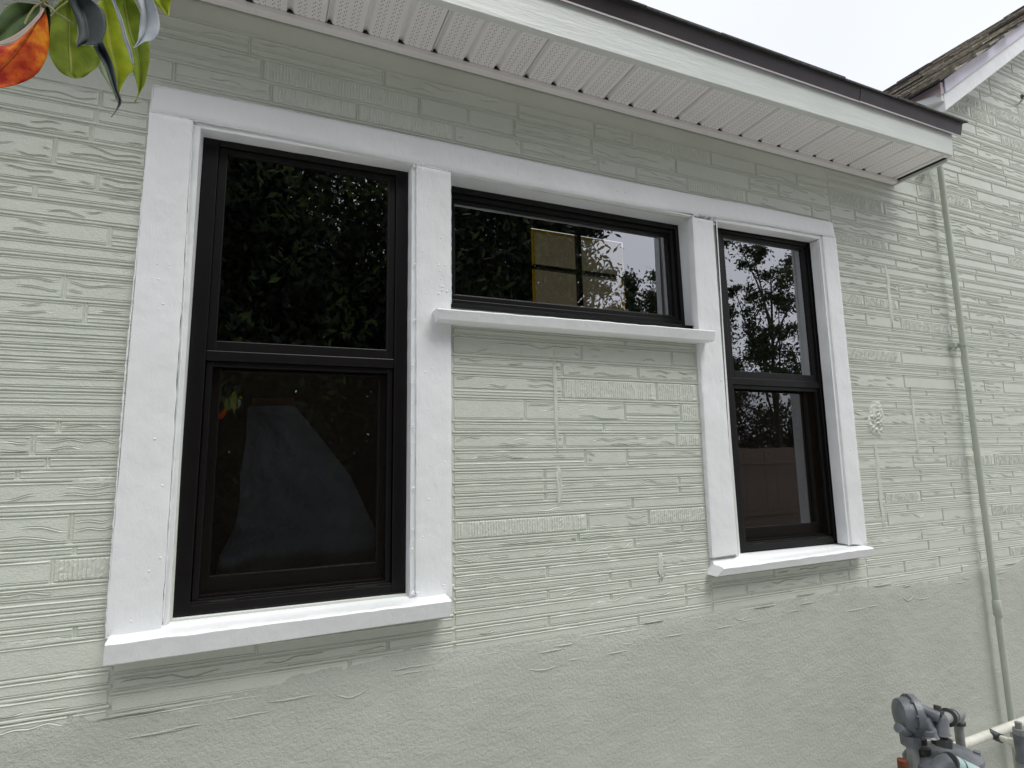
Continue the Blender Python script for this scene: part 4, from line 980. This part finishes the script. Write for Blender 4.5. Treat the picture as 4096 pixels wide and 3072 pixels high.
# ------------------------------------------------------------------ leafy twig hanging in at the upper left
tw = at(160, -90, -1.13)
branch = thing('pear_branch', 'leafy twig with green leaves and one red orange leaf hanging in at the upper left', 'branch', tw)
LM = {
 'green': leaf_mat('leaf_green', (0.22, 0.31, 0.025), (0.36, 0.46, 0.045), 0.45, vein=(0.62, 0.66, 0.22), veinw=.8),
 'dark': leaf_mat('leaf_dark', (0.05, 0.085, 0.04), (0.10, 0.16, 0.05), 0.12, rough=0.35, vein=(0.2, 0.25, 0.1), veinw=.3),
 'slate': leaf_mat('leaf_slate', (0.035, 0.048, 0.050), (0.055, 0.07, 0.07), 0.05, rough=0.32, vein=(0.14, 0.17, 0.15), veinw=.3),
 'bright': leaf_mat('leaf_bright', (0.36, 0.46, 0.012), (0.58, 0.64, 0.02), 0.5, vein=(0.80, 0.82, 0.35), veinw=.8),
 'red': leaf_mat('leaf_red', (0.45, 0.02, 0.008), (0.88, 0.36, 0.015), 0.35, vein=(0.55, 0.14, 0.05), veinw=.35, c3=(0.75, 0.13, 0.015), spots=True),
 'silver': leaf_mat('leaf_silver', (0.36, 0.40, 0.44), (0.50, 0.54, 0.58), 0.05, rough=0.4, vein=(0.60, 0.66, 0.50), veinw=.5),
 'pale': leaf_mat('leaf_pale', (0.30, 0.38, 0.22), (0.42, 0.50, 0.32), 0.2, vein=(0.6, 0.65, 0.4)),
 'pink': leaf_mat('leaf_pink_rim', (0.62, 0.50, 0.42), (0.70, 0.58, 0.50), 0.1, vein=(0.7, 0.6, 0.5), veinw=.2),
}
def cat(p, t):
    n_ = len(p) - 1; x = t * n_; i = min(n_ - 1, int(x)); f_ = x - i
    a = p[max(0, i - 1)]; b_ = p[i]; c_ = p[i + 1]; d_ = p[min(n_, i + 2)]
    return [0.5 * (2 * b_[k] + (c_[k] - a[k]) * f_ + (2 * a[k] - 5 * b_[k] + 4 * c_[k] - d_[k]) * f_ ** 2 + (3 * b_[k] - a[k] - 3 * c_[k] + d_[k]) * f_ ** 3) for k in range(len(b_))]
def leaf(rows, y, m, label=None, fold=0.006, cup=0.004, dy=0.0, name='leaf', ruffle=0.0):
    """rows: left edge, midrib, right edge, in pixels of the enlarged corner; y: depth of the leaf, dy: how far the tip swings back"""
    V = []; F = []; U = []; nt_, ns_ = 28, 12
    for j in range(nt_ + 1):
        t = j / nt_; r = cat(rows, t)
        for i in range(ns_ + 1):
            s = i / ns_ * 2 - 1
            a = (r[0], r[1]) if s < 0 else (r[4], r[5]); q = abs(s); u = r[2] * (1 - q) + a[0] * q; v = r[3] * (1 - q) + a[1] * q
            d = y + dy * t + fold * (1 - q) * (1 if fold > 0 else 1) + cup * math.sin(math.pi * t) * q * q + ruffle * math.sin(t * 21 + s * 2) * q ** 3
            V.append(at(u * .46293, v * .46293, d) - tw); U.append((s * .5 + .5, t))
    for j in range(nt_):
        for i in range(ns_): q = j * (ns_ + 1) + i; F.append((q, q + 1, q + ns_ + 2, q + ns_ + 1))
    o = link(name, V, F, LM[m], branch, smooth=True, uvs=U, label=label)
    sol = o.modifiers.new('solid', 'SOLIDIFY'); sol.thickness = 0.0004; sol.offset = 0
    return o
# back to front
leaf([(330, 40, 340, 30, 345, 30), (150, 20, 270, 90, 340, 90), (60, 60, 200, 130, 300, 190), (10, 120, 110, 200, 190, 265), (-40, 190, 20, 290, 60, 345), (-120, 300, -90, 360, -60, 395)], -1.125, 'dark', 'dark green leaf behind the red one')
leaf([(395, 20, 400, 10, 410, 20), (385, 90, 415, 100, 440, 110), (385, 170, 420, 190, 458, 200), (390, 250, 425, 260, 455, 270), (400, 300, 430, 310, 445, 312), (425, 335, 432, 340, 436, 335)], -1.120, 'dark')
leaf([(1020, -40, 1080, -60, 1120, -60), (960, 20, 1080, 20, 1190, 60), (960, 140, 1100, 150, 1230, 160), (985, 290, 1130, 300, 1270, 280), (1060, 430, 1180, 430, 1292, 400), (1130, 560, 1205, 560, 1290, 540), (1175, 700, 1215, 700, 1255, 710), (1196, 800, 1203, 800, 1212, 795), (1165, 878, 1168, 880, 1172, 880)], -1.118, 'green', 'tall green leaf with a thin curled tip', dy=.01)
leaf([(845, 30, 850, 20, 860, 20), (830, 200, 860, 230, 900, 200), (825, 380, 880, 400, 960, 380), (850, 570, 920, 590, 1000, 600), (920, 700, 960, 710, 1005, 720), (985, 810, 995, 815, 1010, 800), (1003, 865, 1005, 865, 1008, 862)], -1.122, 'pale', 'pale underside leaf')
leaf([(560, -20, 585, -30, 610, -20), (450, 90, 590, 90, 640, 60), (440, 200, 600, 190, 665, 180), (430, 300, 602, 290, 672, 290), (418, 380, 602, 370, 668, 385), (425, 460, 605, 440, 800, 395), (458, 540, 607, 510, 872, 480), (500, 600, 610, 565, 852, 565), (545, 640, 614, 610, 790, 615), (600, 665, 618, 640, 735, 660), (625, 672, 640, 660, 690, 674), (650, 675, 655, 674, 660, 675)], -1.135, 'green', 'broad yellow green leaf with a ragged lower edge', ruffle=.0012)
leaf([(835, 40, 890, -20, 960, -30), (850, 120, 915, 110, 1000, 60), (880, 250, 930, 240, 1050, 190), (905, 370, 945, 360, 1090, 330), (940, 470, 970, 480, 1130, 450), (965, 580, 1000, 590, 1152, 590), (990, 700, 1020, 700, 1095, 665), (1010, 790, 1025, 790, 1045, 765), (1022, 845, 1025, 845, 1028, 838)], -1.140, 'bright', 'bright yellow green leaf', cup=.007)
leaf([(955, -20, 975, -20, 985, -20), (985, 60, 1003, 60, 1015, 60), (1030, 190, 1048, 190, 1062, 185), (1065, 330, 1082, 330, 1098, 320), (1110, 460, 1128, 460, 1143, 450), (1145, 560, 1148, 560, 1152, 558)], -1.146, 'silver', 'silvery painted highlight along the edge of the bright leaf', fold=.001, cup=.001)  # highlight on the bright leaf, laid over it as a pale strip
leaf([(806, 395, 840, 370, 885, 365), (850, 480, 890, 470, 925, 440), (900, 570, 935, 560, 970, 540), (940, 680, 970, 670, 1000, 660), (985, 790, 1000, 780, 1018, 770), (1012, 850, 1022, 835, 1035, 815), (1018, 905, 1035, 890, 1052, 880), (995, 965, 1005, 955, 1022, 935), (960, 1012, 962, 1010, 965, 1008)], -1.150, 'slate', 'narrow slate grey leaf with a hooked tip', dy=-.01)
leaf([(605, -30, 640, -60, 700, -40), (612, 50, 690, 40, 790, 0), (640, 130, 720, 120, 880, 70), (672, 220, 745, 200, 918, 190), (680, 300, 760, 290, 905, 300), (665, 370, 760, 350, 840, 380), (655, 410, 680, 400, 700, 382)], -1.158, 'slate', 'dark slate green curled leaf in front')
leaf([(1175, -30, 1240, -40, 1310, -20), (1212, 60, 1260, 60, 1350, 70), (1214, 150, 1270, 160, 1377, 170), (1205, 240, 1260, 250, 1376, 260), (1197, 310, 1240, 310, 1330, 345), (1185, 370, 1200, 370, 1245, 362), (1153, 418, 1157, 417, 1162, 415)], -1.160, 'silver', 'silvery grey leaf')
leaf([(1290, -40, 1360, -60, 1440, -50), (1320, 5, 1390, 0, 1476, -5), (1370, 62, 1410, 55, 1470, 45), (1420, 105, 1438, 100, 1462, 95), (1452, 140, 1455, 140, 1457, 138)], -1.150, 'bright', 'small bright leaf at the right')
leaf([(372, 85, 375, 75, 378, 85), (290, 200, 330, 170, 405, 150), (190, 310, 260, 290, 418, 260), (95, 385, 180, 400, 420, 400), (0, 400, 100, 500, 385, 540), (-120, 420, 0, 600, 290, 665), (-200, 520, -80, 680, 130, 735), (-220, 650, -150, 730, -20, 760)], -1.165, 'red', 'red and orange leaf with dark specks', fold=.004, cup=.009)
leaf([(370, 80, 374, 82, 378, 90), (325, 130, 335, 140, 345, 150), (255, 205, 268, 215, 280, 225), (180, 268, 190, 285, 200, 305), (95, 320, 105, 340, 115, 362), (0, 360, 5, 372, 8, 386), (-100, 385, -98, 395, -95, 405)], -1.170, 'pink', 'pale pink curled rim of the red leaf', fold=.0, cup=.0)
def tube_px(name, pts, y, r, m):
    mb = MB(); mb.tube([at(a * .46293, b_ * .46293, y) - tw for a, b_ in pts], r, 8); tidy(mb.build(name, m, branch))
M['stalk'] = mat('leaf_stalk', (0.30, 0.34, 0.12), 0.5, (0.22, 0.22, 0.08), 60)
M['twig'] = mat('twig_bark', (0.10, 0.07, 0.045), 0.8, (0.06, 0.04, 0.03), 60, [(300, .0005, 3, None)])
tube_px('twig', [(360, -200), (372, -60), (378, 20), (376, 60)], -1.14, [.0026, .0022, .0018, .0012], M['twig'])
tube_px('leaf_stalk', [(378, 30), (430, 60), (500, 120), (580, 170), (645, 205)], -1.150, .0006, M['stalk'])
tube_px('leaf_stalk', [(370, 20), (300, 60), (250, 130), (215, 205)], -1.150, .0006, M['stalk'])
tube_px('leaf_stalk', [(376, 10), (420, -20), (500, -40), (590, -20)], -1.145, .0008, M['stalk'])
tube_px('leaf_stalk', [(376, 0), (560, -90), (720, -90), (860, -20), (890, 0)], -1.145, .0008, M['stalk'])
tube_px('leaf_stalk', [(376, -20), (800, -150), (1100, -120), (1200, -40)], -1.150, .0008, M['stalk'])
tube_px('leaf_stalk', [(440, 140), (510, 70), (590, 10)], -1.152, .0006, M['stalk'])

# ------------------------------------------------------------------ what the glass reflects: the garden behind the photographer
def crown(name, blobs, n_leaves, size, m, parent, seed, origin, droop=0.0, tight=0.13):
    r = np.random.default_rng(seed); P = []
    tot = sum(b_[3] ** 2 for b_ in blobs)
    for (bx, by, bz, br, fz) in blobs:
        k = int(n_leaves * br ** 2 / tot); d = r.normal(size=(k, 3)); d /= np.linalg.norm(d, axis=1)[:, None]
        rad = br * (0.35 + 0.65 * r.random(k) ** 0.5)[:, None]
        # clump: pull leaves toward sub-centres so gaps open between sprays
        nc = max(6, int(br * br * (26 if tight > .1 else 20))); cen = r.normal(size=(nc, 3)); cen /= np.linalg.norm(cen, axis=1)[:, None]; cen *= br * (0.55 + 0.5 * r.random(nc))[:, None]
        idx = r.integers(0, nc, k); p = cen[idx] + r.normal(size=(k, 3)) * br * tight
        mixm = r.random(k) < 0.12; p[mixm] = (d * rad)[mixm]
        p[:, 2] = p[:, 2] * fz - droop * np.abs(r.normal(size=k)) ; P.append(p + np.array([bx, by, bz]))
    P = np.concatenate(P); k = len(P)
    a = r.normal(size=(k, 3)); a[:, 2] -= 0.6; a /= np.linalg.norm(a, axis=1)[:, None]; b2 = np.cross(a, r.normal(size=(k, 3))); b2 /= np.linalg.norm(b2, axis=1)[:, None]
    s = (size * (0.6 + 0.8 * r.random(k)))[:, None]
    V = np.stack([P - a * s, P + b2 * s * .38, P + a * s, P - b2 * s * .38], 1).reshape(-1, 3) - np.array(origin)
    me = bpy.data.meshes.new(name); me.vertices.add(4 * k); me.vertices.foreach_set('co', V.ravel().astype(np.float32))
    me.loops.add(4 * k); me.loops.foreach_set('vertex_index', np.arange(4 * k, dtype=np.int32)); me.polygons.add(k)
    me.polygons.foreach_set('loop_start', np.arange(0, 4 * k, 4, dtype=np.int32)); me.update(); me.validate()
    me.materials.append(m); o = bpy.data.objects.new(name, me); COL.objects.link(o); o.parent = parent; return o
FM = [leaf_mat('foliage_dense', (0.006, 0.010, 0.004), (0.065, 0.105, 0.02), 0.22, veinw=0, nscale=1.8, lo=0.50, hi=0.70), leaf_mat('foliage_feathery', (0.012, 0.02, 0.008), (0.035, 0.055, 0.015), 0.2, veinw=0)]  # dense foliage: patches of lit leaves and deep shade put into the colour
def tree(label, base, H, blobs, n_leaves, size, m, seed, limbs, rad, droop=0, tight=.13):
    t = thing('tree', label, 'tree', base, 'garden trees mirrored in the windows')
    mb = MB(); mb.tube([(0, 0, 0), (.1, .05, H * .3), (.05, 0, H * .6), (.15, .1, H)], [rad, rad * .8, rad * .55, rad * .2], 10); tidy(mb.build('trunk', M['bark'], t))
    r = random.Random(seed)
    for k in range(limbs):
        b_ = blobs[k % len(blobs)]; h0 = H * r.uniform(.3, .8); e = Vector((b_[0] - base[0] + r.uniform(-.5, .5) * b_[3], b_[1] - base[1] + r.uniform(-.5, .5) * b_[3], b_[2] - base[2] + r.uniform(-.2, .6) * b_[3]))
        s = Vector((.08, .03, h0)); mb = MB(); mb.tube([s, s.lerp(e, .4) + Vector((0, 0, .15)), s.lerp(e, .75), e], [rad * .4, rad * .28, rad * .16, .012], 7); tidy(mb.build('limb', M['bark'], t))
    crown('crown', blobs, n_leaves, size, m, t, seed, base, droop, tight); return t
tree('large dense evergreen mirrored in the left and long high windows', (1.0, -6.8, 0), 5.5,
     [(-1.4, -6.4, 4.6, 2.0, .9), (1.2, -6.6, 5.0, 2.2, .95), (3.1, -6.4, 4.9, 1.5, 1.1), (0.2, -6.0, 2.8, 1.7, .8), (2.6, -6.2, 3.2, 1.5, 1), (-2.4, -6.2, 2.9, 1.5, 1), (4.25, -6.2, 5.5, .8, .8), (4.0, -6.2, 4.3, .9, .9)], 190000, 0.057, FM[0], 4, 14, .2, 0, .2)
tree('tall feathery tree mirrored against the sky in the right window', (12.2, -9.2, 0), 6.6,
     [(11.6, -9.2, 7.2, .8, .7), (12.6, -9.2, 6.1, 1.0, .7), (11.2, -9.2, 5.0, 1.0, .6), (12.9, -9.2, 4.4, 1.1, .8), (11.9, -9.2, 3.6, 1.4, .7), (13.9, -9.3, 6.9, .9, .7), (10.7, -9.1, 5.9, .45, .5), (10.4, -9.1, 3.3, .9, .6)], 17000, 0.056, FM[1], 6, 9, .085, .06, .10)
tree('low spreading tree mirrored at the bottom right of the long high window', (8.6, -9.6, 0), 4.3,
     [(7.9, -9.6, 5.7, .75, .9), (9.6, -9.6, 6.0, .8, .9), (8.7, -9.6, 4.8, 1.1, .7)], 11000, 0.055, FM[1], 8, 5, .08, .08, .11)
# fence
fence = thing('fence', 'brown wooden board fence mirrored dimly in the lower panes', 'fence', (0, -7.8, 0))
base_board = None
for i in range(150):
    x = -4 + i * 0.155
    if base_board is None:
        mb = MB(); mb.box((0, 0, 0.04), (0.153, 0.02, 1.85)); me_ = mb.build('board', M['wood'], fence); me_.location = (x, 0, 0); base_board = me_
    else:
        o = base_board.copy(); COL.objects.link(o); o.parent = fence; o.location = (x, rng.uniform(-.004, .004), rng.uniform(-.01, .01))
for z in (0.4, 1.5):
    mb = MB(); mb.box((-4, 0.021, z), (19.3, 0.06, z + .09)); mb.build('rail', M['wood'], fence)
hd = thing('hedge', 'dark added hedge that blocks the sky mirrored in the lower pane of the large window', 'hedge', (0, -6.9, 0))  # unseen hedge added to close sky gaps mirrored under the big tree
crown('foliage', [(x, -6.9, z, .62, 1) for x in (-3.6, -2.7, -1.8, -.9, 0, .9, 1.8, 2.7, 3.6, 4.5, 5.4) for z in (.55, 1.35, 2.15)], 60000, .05, FM[0], hd, 12, (0, -6.9, 0), 0, .3)
hd = thing('hedge', 'dark far hedge mirrored in the lower pane of the right window', 'hedge', (11, -10.8, 0))
crown('foliage', [(x, -10.8, z, .75, 1) for x in (6.5, 7.6, 8.7, 9.8, 10.9, 12, 13.1, 14.2, 15.3, 16.4) for z in (.6, 1.5, 2.35)], 42000, .07, FM[0], hd, 14, (11, -10.8, 0), 0, .3)
# power lines
for k, (z, s_) in enumerate(((6.3, .25), (5.2, .12), (4.6, .3))):
    pl = thing('power_line', ('thin power line mirrored near the top of the right window', 'thin power line mirrored halfway down the right window', 'thin power line mirrored just above the meeting rail of the right window')[k], 'cable', (8, -16, z), 'power lines mirrored in the right window')
    mb = MB(); mb.tube([(-30 + 60 * i / 24, 0, 0.9 * ((i - 12) / 12) ** 2 + s_ * i / 12) for i in range(25)], .012, 6, False); tidy(mb.build('wire', M['cable'], pl))
